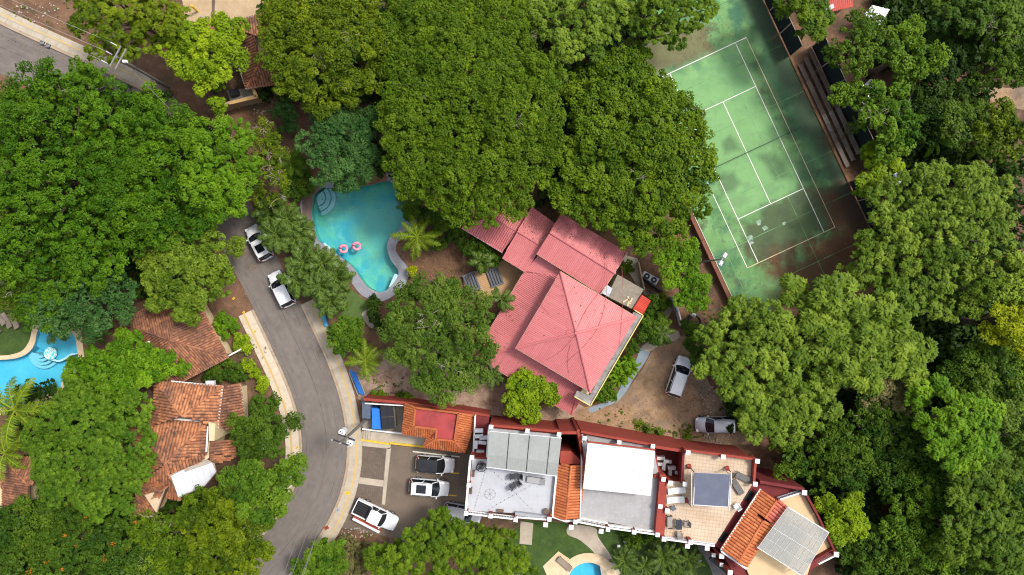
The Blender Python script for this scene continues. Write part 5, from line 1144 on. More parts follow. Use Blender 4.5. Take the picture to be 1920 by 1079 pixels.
    for s in (-1, 1):
        MB().box((x3 - .25, s * (w + .1), 1.02), (.14, .2, .15)).build('mirror', paint, t)
        MB().box((hx - .27, s * w * .66, .70), (.3, .34, .12), s * -.35).build('headlight', mat('lamp_lens', (.7, .72, .75), (), .15), t)
        MB().box((-hx + .12, s * w * .74, .88), (.1, .2, .14)).build('tail_light', mat('tail_lens', (.35, .01, .01), (), .2), t)
        for x in (-L * .29, L * .31):
            wh = MB().tube([(x, s * (w - .22), .33), (x, s * (w + .015), .33)], [.33, .33], 18).build('wheel', M_rubber, t); MB().tube([(x, s * (w + .014), .33), (x, s * (w + .03), .33)], [.21, .18], 12).build('rim', M_rim, wh)
    if kind == 'pickup':
        bx0, bx1 = -hx + .1, -.86
        MB().box(((bx0 + bx1) / 2, 0, 1.005), (bx1 - bx0, w * 1.62, .03)).build('bed_liner', M_black, t); s_ = MB()
        for s in (-1, 1): s_.box(((bx0 + bx1) / 2, s * w * .9, 1.06), (bx1 - bx0 + .1, .13, .16))
        s_.box((bx0 - .02, 0, 1.06), (.09, w * 1.85, .16)); s_.build('bed_rail', paint, t); MB().box((bx1 + .03, 0, 1.2), (.06, w * 1.5, .4)).build('bed_headboard', M_dark, t)
        for y in (-.5, -.25, 0, .25, .5): MB().box(((bx0 + bx1) / 2, y, 1.026), (bx1 - bx0 - .1, .05, .02)).build('bed_rib', M_dark, t)
    MB().box((hx - .02, 0, .5), (.06, w * 1.0, .16)).build('grille', M_dark, t)
    ws = MB()
    for y in (-.45, .12): ws.bar((x3 - .02, y, zb + .03), (x3 - .16, y + .5, zb + .15), .025, .02)
    ws.build('wipers', M_dark, t)
    return t
P_white = mat('white_car_paint', (.68, .69, .71), [((.56, .56, .56), 1.2, .5, .75, .5)], .25, spec=.5, coat=.6)
P_pearl = mat('pearl_car_paint', (.62, .64, .67), [((.48, .49, .52), 1.2, .5, .75, .5)], .28, spec=.5, coat=.6)
P_silv = mat('silver_car_paint', (.45, .465, .50), [((.29, .3, .32), 1.2, .5, .75, .5)], .3, metallic=.3, coat=.5)
P_blackr = mat('black_roof_paint', (.015, .016, .018), [((.06, .06, .06), 1.5, .55, .8, .5)], .25, coat=.5)
def ang(p, q): a, b_ = W(*p), W(*q); return math.atan2(b_.y - a.y, b_.x - a.x)
def park(o, px, py, z, fr, to): o.location = W(px, py, z); o.rotation_euler = (0, 0, ang(fr, to)); return o
park(car('white hatchback with black sunroof half under the palms on the road', P_white, 4.25, 1.76, 1.55, sunroof=True, rails=False), 490, 456, .03, (508, 488), (474, 425))
park(car('white car with red tail light parked below the other on the road', P_white, 4.3, 1.78, 1.6, rails=False), 532, 542, .03, (548, 574), (516, 509))
park(car('white off-road car with black roof in the parking area', P_white, 4.45, 1.85, 1.75, roof=P_blackr), 817, 868, .03, (783, 866), (852, 871))
park(car('white car with black sunroof in the parking area', P_white, 4.6, 1.85, 1.65, sunroof=True, rails=True), 806, 911, .03, (770, 908), (842, 914))
park(car('white pickup truck with black bed beside the planter wall', P_white, 5.2, 1.86, 1.72, 'pickup', rails=False), 707, 962, .03, (668, 944), (747, 982))
park(car('pale silver car nose hidden beside the white terrace and tree', P_silv, 4.4, 1.8, 1.55, rails=False), 868, 958, .03, (836, 950), (900, 962))
park(car('white estate car with roof rails on the gravel drive', P_pearl, 4.75, 1.86, 1.68, rails=True), 1270, 705, .02, (1257, 744), (1283, 667))
park(car('dusty silver off-road car half under the tree at the yard edge', P_silv, 4.6, 1.85, 1.75, silver=True), 1338, 794, .02, (1372, 794), (1304, 795))
park(car('white car glimpsed through the leaves east of the court fence', P_white, 4.4, 1.8, 1.5, rails=False), 1614, 186, .02, (1600, 205), (1632, 165))

# ------------------------------------------------------------------ vegetation
def unit(v): return v / np.maximum(np.linalg.norm(v, axis=1, keepdims=True), 1e-9)
LEAFQ = 0; KMUL = 1.25
def leaf_mesh(name, centers, rad, tint, k, style, size, rng, parent, m, inner_n=0):
    """centers: (n,3) clump centres; every clump gets k leaves"""
    global LEAFQ
    n_ = len(centers)
    if n_ == 0: return None
    C_ = np.repeat(centers, k, 0); Rr = np.repeat(rad, k)[:, None]; T = np.repeat(tint, k) + rng.normal(0, .13, n_ * k)
    dirs = rng.normal(0, 1, (n_ * k, 3)); dirs[:, 2] = np.abs(dirs[:, 2]) * .9 - .25; dirs = unit(dirs)
    if style == 'star':                                   # long leaves radiating from the twig end
        ax = unit(dirs * np.array([1, 1, .55])); pos = C_ + ax * Rr * .55
        nor = unit(np.array([0, 0, 1.0]) + dirs * .35 + rng.normal(0, .25, dirs.shape)); ln = size * rng.uniform(.8, 1.25, n_ * k); wd = ln * .34
    else:
        pos = C_ + dirs * Rr * rng.uniform(.55, 1.05, (n_ * k, 1))
        nor = unit(dirs * .8 + np.array([0, 0, .75]) + rng.normal(0, .42, dirs.shape)); ax = unit(rng.normal(0, 1, dirs.shape) + dirs * .5)
        ln = size * rng.uniform(.7, 1.3, n_ * k); wd = ln * (.55 if style == 'broad' else .5)
    if inner_n:
        kb = max(6, k // 3); pick = np.concatenate([np.ones((n_ - inner_n) * k, bool), np.tile(np.arange(k) < kb, inner_n)])
        big = np.zeros(n_ * k, bool); big[(n_ - inner_n) * k:] = True
        ln = np.where(big, .62 * rng.uniform(.8, 1.2, n_ * k), ln); wd = np.where(big, ln * .75, wd)
        pos = np.where(big[:, None], C_ + dirs * Rr * rng.uniform(.2, .8, (n_ * k, 1)), pos)
    sd = unit(np.cross(nor, ax)); ax = unit(np.cross(sd, nor))
    a = ax * ln[:, None] * .5; b = sd * wd[:, None] * .5
    droop = np.zeros_like(a); droop[:, 2] = -ln * .12
    if inner_n: pos, a, b, droop, T = pos[pick], a[pick], b[pick], droop[pick], T[pick]
    V = np.stack([pos - a, pos + b, pos + a + droop, pos - b], 1).reshape(-1, 3).astype(np.float32)
    q = len(pos); LEAFQ += q
    me = D.meshes.new(name); me.vertices.add(4 * q); me.vertices.foreach_set('co', V.ravel())
    me.loops.add(4 * q); me.loops.foreach_set('vertex_index', np.arange(4 * q, dtype=np.int32))
    me.polygons.add(q); me.polygons.foreach_set('loop_start', np.arange(0, 4 * q, 4, dtype=np.int32))
    at_ = me.attributes.new('tint', 'FLOAT', 'FACE'); at_.data.foreach_set('value', np.clip(T, 0, 1.25).astype(np.float32))
    me.materials.append(m); me.update(calc_edges=True)
    o = D.objects.new(name, me); COL.objects.link(o); return adopt(o, parent)
def crown_points(discs, s1, rng, flat=.55, ncl=18, lobe=.66, rag=.25, clr=.42, sides=.35, vs=.7, calm=1.0):
    """discs: (x,y,R,ztop). big boughs -> lobes -> twig clumps"""
    lob = []
    for (x, y, R, zt) in discs:
        hR = min(R * flat, 3.4); kk = int(max(6, (R / s1) ** 2 * 22))
        for _ in range(kk):
            a = rng.uniform(0, 2 * PI); wob = 1 + rag * (math.sin(3 * a + x) * .4 + math.sin(7 * a + y) * .35)
            d = math.sqrt(rng.uniform(0, 1)); px_, py_ = x + d * R * math.cos(a) * wob, y + d * R * math.sin(a) * wob
            z = zt - hR + hR * math.sqrt(max(0.0, 1 - d * d))
            if any((px_ - q[0]) ** 2 + (py_ - q[1]) ** 2 < (s1 * .82) ** 2 for q in lob): continue
            under = False
            for (x2, y2, R2, z2) in discs:
                dd = ((px_ - x2) ** 2 + (py_ - y2) ** 2) / (R2 * R2)
                if dd < 1 and z2 - min(R2 * flat, 3.4) * (1 - math.sqrt(1 - dd)) > z + .9: under = True; break
            if under: continue
            lob.append((px_, py_, z + rng.uniform(-.35, .3) * s1 * .45 * calm, s1 * lobe * rng.uniform(.75, 1.25)))
    L_ = np.array(lob)
    n_ = len(L_); g = rng.normal(0, 1, (n_, ncl, 3)); g[:, :, 2] = np.abs(g[:, :, 2]) * 1.05 - sides; g /= np.linalg.norm(g, axis=2, keepdims=True)
    P_ = (L_[:, None, :3] + g * (L_[:, 3] * 1.0)[:, None, None] * rng.uniform(.8, 1.08, (n_, ncl, 1)) * np.array([1, 1, vs])).reshape(-1, 3)
    own = np.repeat(np.arange(n_), ncl); keep = np.ones(len(P_), bool)
    for i0 in range(0, len(P_), 4000):
        d = np.linalg.norm(P_[i0:i0 + 4000, None, :] - L_[None, :, :3], axis=2) / L_[None, :, 3]; d[np.arange(d.shape[0]), own[i0:i0 + 4000]] = 9
        keep[i0:i0 + 4000] = d.min(1) > .74
    tl = rng.normal(.42, .2 * calm, n_) + (rng.uniform(0, 1, n_) < .05) * .35; fs = rng.uniform(.7, 1.35, n_)
    return P_[keep], (tl[own] + rng.normal(0, .12, len(own)))[keep], (clr * fs[own] * rng.uniform(.75, 1.25, len(own)))[keep], L_

BASES = {'small olive tree at the top beside the court fence': C(10.6, -14.5), 'leafy tree overhanging the top left corner of the tennis court': C(-9.8, -16),
         'vivid green tree beside the bend of the upper road': (325, 385), 'leafy green tree beside the lower road bend, nearest the road': (512, 885), 'very bright green tree covering the shaded brown tile house': (402, 172),
         'shaded green tree beside the court fence, below the white roof': C(12.8, -4.6), 'drooping green tree beside the middle of the court fence': C(13, 2.5), 'bright leafy shrub tree at the lower end of the bleacher': C(10.6, 8.2)}
def cpx(cx, cy, r, z): v = W(cx, cy, z); r = max(r - 11, r * .72); return (v.x, v.y, r / PPM * (CAMH - z) / CAMH)
def tree(name, label, leaf, h, discs, style='fine', s1=1.75, k=40, size=.25, group=None, clr=.42, ncl=18, bare=0, flat=.55, trunk_r=None, cat='tree', zmin=None, rag=.25, lobe=.66, vs=.7, drop=.36, bloom=0, calm=1.0, base=None):
    rng = np.random.default_rng(abs(hash(label)) % 99991 if False else sum(ord(c) * (i + 1) for i, c in enumerate(label)) % 99991)
    dw = [cpx(x, y, r, h * .85) for x, y, r in discs]
    wsum = sum(d[2] ** 2 for d in dw); cx, cy = sum(d[0] * d[2] ** 2 for d in dw) / wsum, sum(d[1] * d[2] ** 2 for d in dw) / wsum
    ext = max(math.hypot(d[0] - cx, d[1] - cy) + d[2] for d in dw)
    D4 = [(x, y, R, h - (math.hypot(x - cx, y - cy) / ext) ** 2 * h * drop + rng.uniform(-.03, .03) * h) for x, y, R in dw]
    P_, T, Rd, L_ = crown_points(D4, s1, rng, flat, ncl, lobe, rag, clr, vs=vs, calm=calm)
    if base is None: base = BASES.get(label)
    if base is None: bx_, by_ = cx, cy
    else: bx_, by_ = (base.x, base.y) if isinstance(base, Vector) else W(*base)[:2]
    t = thing(name, label, cat, (bx_, by_, 0), group)
    fill = []
    for (x, y, R_, zt) in D4:                                             # leafy interior under the boughs
        for _ in range(int(R_ * R_ * 1.6)):
            a, d = rng.uniform(0, 2 * PI), math.sqrt(rng.uniform(0, .8)); hR = min(R_ * flat, 3.4); fill.append((x + R_ * d * math.cos(a), y + R_ * d * math.sin(a), zt - hR + hR * math.sqrt(1 - d * d) - rng.uniform(.6, 1.5) * s1, s1 * .6))
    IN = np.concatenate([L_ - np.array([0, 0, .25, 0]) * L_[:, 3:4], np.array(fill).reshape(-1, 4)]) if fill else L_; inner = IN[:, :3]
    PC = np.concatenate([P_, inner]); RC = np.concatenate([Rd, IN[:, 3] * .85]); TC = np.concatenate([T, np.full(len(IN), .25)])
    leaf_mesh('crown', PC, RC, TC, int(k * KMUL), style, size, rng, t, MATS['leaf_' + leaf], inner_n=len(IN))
    # trunk and limbs
    tr = trunk_r or max(.06, min(.55, h * .035)); mb = MB(); zf = h * .45
    jx, jy = rng.uniform(-.3, .3, 2); fx, fy = (cx, cy) if base is None else (bx_ * .6 + cx * .4, by_ * .6 + cy * .4); mb.tube([(bx_, by_, -.1), (bx_ * .6 + fx * .4 + jx * .5, by_ * .6 + fy * .4 + jy * .5, zf * .5), (fx + jx, fy + jy, zf)], [tr * 1.35, tr, tr * .8], 8)
    lb = mb; nl = min(len(L_), 5 + len(discs) * 2)
    for i in rng.choice(len(L_), nl, replace=False):
        e = Vector(L_[i, :3]) - Vector((0, 0, L_[i, 3] * .5)); s_ = Vector((fx + jx, fy + jy, zf * rng.uniform(.85, 1))); mid = s_.lerp(e, .5) + Vector((rng.uniform(-.4, .4), rng.uniform(-.4, .4), (e.z - s_.z) * .12)); lb.tube([s_, mid, e], [tr * .5, tr * .3, tr * .12], 5, False)
    lb.build('trunk', M_trunk, t, True)
    if bare:
        bb = MB()
        for i in rng.choice(len(L_), min(bare, len(L_)), replace=False):
            c0 = Vector(L_[i, :3])
            for _ in range(5):
                a = rng.uniform(0, 2 * PI); e = c0 + Vector((math.cos(a), math.sin(a), .55)) * L_[i, 3] * rng.uniform(.9, 1.5); bb.tube([c0 - Vector((0, 0, .4)), c0.lerp(e, .6) + Vector((0, 0, .2)), e], [.03, .02, .01], 4, False)
                for _ in range(2):
                    f_ = c0.lerp(e, rng.uniform(.4, .8)); bb.tube([f_, f_ + Vector((rng.uniform(-.5, .5), rng.uniform(-.5, .5), .25))], [.014, .007], 3, False)
        tag(bb.build('bare_twigs', M_twig, t), kind='stuff')
    if bloom:
        ii = rng.choice(len(P_), bloom, replace=False); tag(leaf_mesh('blossoms', P_[ii] + np.array([0, 0, .18]), Rd[ii] * .7, T[ii], 12, 'broad', .2, rng, t, MATS['leaf_orange_bloom']), kind='stuff')
    return t
LM = leafmat
LM('vivid', (.03, .09, .003), (.105, .205, .006)); LM('bright', (.055, .14, .004), (.17, .30, .012)); LM('lime', (.10, .18, .004), (.28, .38, .012)); LM('olive', (.042, .092, .003), (.14, .215, .008))
LM('yolive', (.045, .085, .003), (.165, .22, .006)); LM('deep', (.024, .064, .005), (.095, .165, .010)); LM('blue', (.03, .09, .018), (.095, .19, .045)); LM('grey', (.042, .092, .007), (.14, .215, .026))
LM('pale', (.06, .115, .006), (.20, .28, .025)); LM('yellow', (.13, .19, .004), (.38, .41, .008)); LM('mid', (.038, .098, .005), (.14, .235, .014)); LM('forest', (.032, .08, .005), (.13, .205, .014))
LM('dry', (.09, .085, .03), (.22, .2, .07)); LM('palm', (.014, .042, .005), (.125, .185, .032), .15, .32); LM('coco', (.06, .11, .005), (.21, .28, .018), .2, .35); LM('orange_bloom', (.35, .11, .01), (.55, .2, .02)); LM('shade', (.012, .035, .003), (.04, .08, .006))  # 'shade' leaves have the shade under the crowns put into their colour
G1 = 'trees west of the road'; G2 = 'trees north of the pool and house'; G3 = 'trees of the eastern woodland'; G4 = 'trees along the bottom edge'
# --- west
tree('rain_tree', 'huge vivid green spreading tree filling the left edge west of the road', 'vivid', 11, [(50, 250, 105), (110, 175, 62), (128, 140, 42), (30, 185, 50), (90, 370, 115), (200, 350, 95), (30, 470, 90), (150, 470, 85), (215, 270, 75), (175, 200, 50), (60, 560, 55), (150, 138, 44), (70, 150, 42)], 'fine', 2.1, 46, .25, G1, vs=1.0)
tree('rain_tree', 'vivid green tree beside the bend of the upper road', 'vivid', 10, [(255, 200, 42), (285, 225, 58), (330, 250, 50), (235, 270, 60), (300, 310, 70), (340, 370, 70), (270, 400, 70), (370, 320, 40), (250, 340, 60), (305, 440, 42), (230, 440, 50)], 'fine', 1.95, 46, .25, G1, vs=.95)
tree('rain_tree', 'fresh green rounded crown leaning over the road east of the vivid giant', 'bright', 11, [(385, 275, 48), (425, 260, 42), (440, 300, 50), (400, 335, 55), (450, 350, 42), (425, 390, 42), (380, 380, 35)], 'fine', 1.5, 44, .2, G1, .36)
tree('flame_tree', 'thin yellow green tree with bare twigs beside the palms', 'yolive', 9, [(490, 250, 38), (510, 285, 38), (490, 320, 42), (515, 330, 24), (480, 360, 28), (500, 365, 24)], 'fine', 1.4, 26, .17, G1, .36, 13, bare=9)
tree('almond_tree', 'light green bushy tree overhanging the weathered tile roof', 'pale', 8, [(335, 500, 58), (385, 470, 40), (300, 480, 38), (365, 540, 48), (310, 545, 42), (400, 515, 34), (425, 455, 18), (350, 575, 28)], 'broad', 1.35, 34, .27, G1, .36)
tree('mango_tree', 'very bright green tree covering the shaded brown tile house', 'lime', 8, [(325, 90, 36), (365, 85, 46), (410, 85, 44), (425, 50, 24), (395, 130, 46), (400, 170, 34), (440, 105, 22), (350, 120, 34), (395, 198, 16)], 'broad', 1.3, 36, .28, G1, .36)
tree('shade_tree', 'dark tree with golden green top above the upper road pavement', 'yolive', 10, [(170, 20, 50), (230, 45, 55), (290, 35, 50), (330, 30, 34), (200, 75, 36), (265, 75, 32), (140, 15, 32), (250, -20, 70)], 'star', 1.6, 26, .42, G1, .42, 15)
tree('tree', 'feathery dark green trees above the left pool', 'blue', 9, [(150, 565, 45), (205, 545, 45), (100, 590, 38), (180, 600, 34), (225, 590, 28), (75, 560, 40)], 'fine', 1.4, 30, .22, G1, .4, 14)
tree('tree', 'sparse yellow green branches over the brown loungers', 'olive', 8, [(30, 540, 42), (75, 530, 42), (10, 570, 30), (60, 575, 24)], 'fine', 1.4, 26, .2, G1, .36, 12, bare=5)
tree('round_tree', 'large dense ball shaped tree between the left pool and the stepped tile house', 'mid', 9, [(160, 790, 85), (200, 840, 82), (130, 860, 80), (230, 780, 52), (100, 800, 55), (235, 890, 50), (170, 930, 58), (110, 915, 45), (255, 840, 30), (60, 830, 30), (215, 960, 28)], 'star', 1.05, 22, .3, G1, .32, 13, flat=.8, vs=.8, calm=.5)
tree('round_tree', 'bright green bush crown between the two tile roofs', 'bright', 6.5, [(245, 660, 42), (300, 682, 34), (195, 690, 44), (155, 705, 38), (330, 690, 18), (225, 715, 44), (125, 700, 22), (265, 700, 32)], 'broad', 1.2, 34, .26, G1, .34)
tree('flame_tree', 'dark feathery tree with orange blossoms in the bottom left corner', 'deep', 6, [(50, 990, 70), (120, 1020, 70), (190, 1040, 60), (40, 1060, 60), (110, 960, 40), (260, 1050, 55), (220, 1000, 35)], 'fine', 1.4, 34, .26, G1, .4, 15, bloom=26)
tree('flame_tree', 'loose feathery tree partly covering the red awning house corner', 'olive', 5.5, [(310, 1000, 42), (350, 965, 38), (300, 1045, 45), (350, 1040, 42), (380, 940, 26), (270, 990, 24)], 'fine', 1.3, 28, .22, G1, .38, 13, bare=4)
tree('tree', 'leafy green tree beside the lower road bend, nearest the road', 'mid', 8, [(500, 905, 46), (535, 890, 34), (515, 945, 38), (470, 900, 38), (475, 940, 38), (550, 880, 22), (440, 890, 30)], 'broad', 1.3, 36, .25, G1, .36)
tree('tree', 'yellow green leafy tree in the bottom left beside the lower road', 'yolive', 7.5, [(425, 950, 48), (455, 1000, 52), (405, 1030, 52), (480, 985, 30), (380, 990, 40), (450, 1060, 50), (385, 1075, 40), (485, 1030, 28)], 'broad', 1.3, 36, .26, G1, .36)
tree('tree', 'dark olive tree between the stepped tile house and pavement', 'deep', 6.5, [(480, 785, 36), (505, 820, 36), (470, 830, 36), (450, 800, 22), (525, 800, 24), (495, 755, 22), (545, 790, 12)], 'fine', 1.25, 34, .22, G1, .36)
# --- north
tree('guanacaste_tree', 'broad olive green tree at the top, right of the brown tile house', 'yolive', 12, [(560, 40, 75), (530, 100, 50), (580, 130, 60), (640, 90, 70), (660, 30, 70), (650, 150, 48), (600, 175, 40), (545, 150, 32), (700, 90, 40), (510, 40, 40), (690, 140, 36)], 'fine', 1.1, 27, .25, G2, .36, 13, bare=4, vs=.6, flat=.7, calm=.7)
tree('acacia_tree', 'blue green feathery tree standing over the north end of the large pool', 'blue', 8.5, [(640, 205, 42), (622, 245, 52), (655, 260, 52), (598, 280, 40), (640, 300, 50), (658, 325, 40), (688, 235, 32), (618, 325, 38), (680, 290, 36)], 'fine', 1.35, 40, .2, G2, .38)
tree('guanacaste_tree', 'giant dark green domed tree in the top centre above the pool', 'olive', 13, [(880, 150, 120), (800, 215, 92), (950, 210, 105), (880, 290, 108), (800, 310, 78), (965, 300, 88), (900, 370, 56), (765, 180, 55), (830, 40, 110), (930, 50, 95), (760, 260, 46), (995, 140, 60), (860, 375, 44), (745, 60, 50), (755, 120, 48), (1020, 230, 52), (830, 360, 46), (960, 370, 40)], 'fine', 1.0, 27, .24, G2, .36, 12, bare=5, vs=.5, flat=.7, drop=.45, calm=.55)
tree('guanacaste_tree', 'paler yellow green crown at the top, between the giant dome and court', 'pale', 11, [(1050, 40, 62), (1110, 35, 62), (1070, 90, 42), (1040, 120, 26), (1110, 80, 36), (1020, 0, 50), (1160, 10, 42)], 'star', 1.45, 24, .36, G2, .38, 16)
tree('fig_tree', 'big coarse leaved tree between the pink roofs and tennis court', 'olive', 11, [(1140, 185, 78), (1220, 195, 72), (1130, 260, 78), (1085, 300, 44), (1090, 170, 44), (1220, 275, 88), (1280, 245, 54), (1300, 305, 50), (1140, 335, 68), (1210, 350, 80), (1285, 365, 58), (1105, 375, 52), (1065, 360, 40), (1160, 405, 48), (1240, 425, 54), (1180, 120, 54), (1325, 275, 28), (1195, 450, 32)], 'broad', 1.15, 26, .28, G2, .38, 14, bare=3, calm=.8, vs=.65, flat=.7)
tree('fig_tree', 'leafy tree overhanging the top left corner of the tennis court', 'olive', 11, [(1240, 25, 56), (1285, 25, 46), (1270, 60, 32), (1210, 45, 40), (1320, 5, 28), (1250, -20, 60)], 'star', 1.4, 24, .36, G2, .38, 16)
tree('tree', 'bright green small tree between the court wall and service yard', 'bright', 6, [(1280, 480, 36), (1300, 530, 34), (1265, 515, 30), (1310, 560, 24), (1285, 550, 26), (1255, 480, 26), (1270, 445, 24)], 'broad', 1.15, 38, .22, G2, .34)
tree('mimosa_tree', 'rounded grey green tree between the pool and pink roofs', 'grey', 8, [(815, 590, 62), (865, 620, 62), (790, 640, 62), (835, 680, 60), (755, 610, 46), (765, 660, 36), (780, 550, 38), (890, 585, 40), (835, 730, 30), (735, 590, 24), (900, 655, 34), (840, 545, 34), (875, 700, 34), (800, 715, 28)], 'fine', 1.3, 36, .22, G2, .36, 16, bare=3)
tree('orange_tree', 'small bright yellow green tree beside the red wall and pink roof', 'lime', 4.5, [(980, 735, 30), (1010, 730, 26), (970, 760, 24), (1000, 765, 22), (1032, 735, 16), (990, 780, 16), (985, 712, 16)], 'broad', .95, 34, .27, G2, .32)
tree('tree', 'dense dark shrub tree beside the pool lawn path', 'mid', 4, [(650, 620, 30), (632, 630, 22), (668, 615, 22), (640, 645, 18), (665, 640, 20)], 'fine', .95, 36, .18, G2, .28, cat='shrub')
# --- east
def many(nm, items, style, s1, k, size, clr, ncl):
    for q, (label, leaf, h, discs) in enumerate(items): tree(nm, label, leaf, h, discs, 'star' if (q % 3 == 1 and style == 'broad') else style, s1 * (1, .85, 1.15)[q % 3], int(k * (1, .75, 1)[q % 3]), size * (1, 1.35, .85)[q % 3], G3, clr * (1, 1.1, .95)[q % 3], ncl, rag=.42, bare=(3 if q % 4 == 3 or 'twig' in label else 0), vs=.9)
many('rosette_tree', [
 ('large rosette leaved tree overhanging the gravel drive and silver car', 'pale', 9.5, [(1390, 620, 62), (1450, 620, 56), (1400, 690, 74), (1470, 690, 80), (1530, 720, 52), (1440, 760, 66), (1510, 780, 46), (1408, 760, 40), (1350, 640, 34), (1430, 808, 34), (1350, 690, 28), (1470, 815, 30), (1560, 760, 24)]),
 ('light rosette leaved tree below the brown corner of the court', 'pale', 10.5, [(1560, 570, 52), (1550, 620, 46), (1610, 620, 60), (1590, 670, 48), (1660, 600, 46), (1660, 660, 48), (1710, 660, 44), (1620, 700, 36), (1530, 580, 30), (1725, 700, 26), (1500, 545, 26)]),
 ('big pale green billowing tree on the right beside the court', 'pale', 10, [(1740, 350, 66), (1800, 370, 74), (1690, 420, 70), (1770, 440, 80), (1840, 420, 62), (1640, 470, 52), (1700, 490, 62), (1790, 520, 66), (1870, 370, 42), (1660, 530, 42), (1740, 560, 50), (1850, 490, 50), (1615, 510, 26), (1890, 440, 30)]),
], 'star', 1.4, 22, .46, .44, 17)
many('tree', [
 ('glowing yellow flowering tree at the right edge', 'yellow', 11, [(1880, 600, 34), (1905, 625, 36), (1862, 622, 22), (1915, 585, 26)]),
], 'broad', 1.2, 36, .24, .36, 16)
many('woodland_tree', [  # upper right trees: darker leaf colours stand in for the shade there
 ('dark green tree below the yellow tree at the right edge', 'forest', 8, [(1850, 680, 46), (1900, 690, 42), (1810, 700, 40), (1890, 740, 40), (1840, 730, 38)]),
 ('tall mid green tree right of centre in the eastern wood', 'bright', 11.5, [(1800, 790, 58), (1760, 750, 42), (1820, 830, 50), (1770, 830, 44), (1740, 790, 30)]),
 ('grey green tree at the right edge below the dark crown', 'grey', 10, [(1890, 790, 44), (1915, 830, 34), (1870, 830, 34), (1900, 750, 26)]),
 ('dark crown above the small round yellow green tree', 'deep', 7, [(1650, 800, 56), (1690, 850, 58), (1620, 840, 44), (1700, 800, 40), (1660, 880, 38), (1600, 800, 26)]),
 ('large forest tree in the bottom right corner', 'forest', 11, [(1850, 900, 62), (1900, 950, 58), (1830, 960, 60), (1880, 1020, 58), (1910, 880, 44), (1810, 1010, 44), (1920, 1060, 46)]),
 ('mid green tree left of the bottom right corner', 'mid', 7.5, [(1740, 930, 52), (1780, 980, 52), (1700, 970, 44), (1740, 1020, 48), (1760, 890, 34), (1790, 1050, 44), (1850, 1070, 44)]),
 ('dark leafy tree at the bottom edge right of the skylight terrace', 'deep', 6, [(1640, 1020, 46), (1680, 1050, 46), (1620, 1060, 40), (1690, 1000, 34), (1600, 1040, 24), (1740, 1075, 34)]),
 ('shaded tree at the very top right corner', 'deep', 11, [(1850, 30, 58), (1900, 60, 50), (1910, 10, 50), (1800, 20, 44)]),
 ('mid green tree at the right edge above the dirt path', 'forest', 10, [(1890, 110, 44), (1915, 140, 36), (1870, 140, 30), (1900, 90, 36)]),
 ('lighter drooping tree in the upper right wood', 'mid', 9, [(1700, 70, 36), (1720, 100, 32), (1690, 120, 34), (1710, 140, 22), (1680, 85, 24)]),
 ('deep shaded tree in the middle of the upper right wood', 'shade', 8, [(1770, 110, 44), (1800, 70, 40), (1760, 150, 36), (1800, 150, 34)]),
 ('silvery olive tree with bare twigs in the upper right wood', 'grey', 8, [(1790, 170, 30), (1780, 200, 34), (1810, 215, 30), (1770, 235, 26), (1795, 250, 24)]),
 ('yellow green tree above the big pale tree at the right edge', 'yolive', 9, [(1870, 225, 38), (1900, 250, 36), (1840, 240, 26), (1890, 285, 30), (1850, 275, 26)]),
 ('bright leafy shrub tree at the lower end of the bleacher', 'lime', 6.5, [(1640, 300, 28), (1660, 320, 26), (1620, 345, 24), (1650, 345, 24), (1640, 275, 16)]),
 ('shaded green tree beside the court fence, below the white roof', 'forest', 9.5, [(1620, 60, 36), (1600, 90, 38), (1625, 110, 32), (1580, 110, 26), (1640, 85, 24), (1610, 130, 20)]),
 ('drooping green tree beside the middle of the court fence', 'mid', 9, [(1650, 190, 38), (1680, 220, 40), (1640, 230, 32), (1690, 260, 30), (1620, 180, 26), (1660, 265, 26), (1600, 165, 22)]),
 ('small olive tree at the top beside the court fence', 'olive', 9, [(1500, 15, 32), (1520, 45, 28), (1545, 30, 24), (1480, -5, 30)]),
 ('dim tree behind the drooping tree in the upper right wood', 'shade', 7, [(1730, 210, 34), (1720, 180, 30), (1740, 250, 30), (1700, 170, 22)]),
 ('pale green tree on the right edge beside the big pale tree', 'pale', 11, [(1900, 540, 36), (1860, 540, 34), (1910, 500, 30), (1830, 570, 30)]),
 ('brownish thin tree with dead twigs between the rosette trees and dark crown', 'dry', 7, [(1650, 720, 30), (1690, 740, 34), (1640, 750, 24), (1720, 745, 20)]),
 ('forest tree behind the angled condo', 'forest', 5, [(1500, 850, 34), (1540, 860, 34), (1470, 850, 26), (1530, 890, 26), (1480, 875, 22)]),
 ('deep green tree beside the rosette tree and the dark crown', 'deep', 6, [(1570, 830, 34), (1580, 880, 34), (1550, 800, 26), (1600, 900, 26)]),
], 'broad', 1.4, 32, .3, .4, 16)
tree('round_tree', 'small round yellow green tree beside the skylight terrace', 'lime', 7, [(1580, 965, 36), (1600, 985, 28), (1560, 955, 26), (1575, 990, 28), (1600, 955, 26), (1560, 980, 22)], 'broad', 1.1, 36, .24, G3, .34)
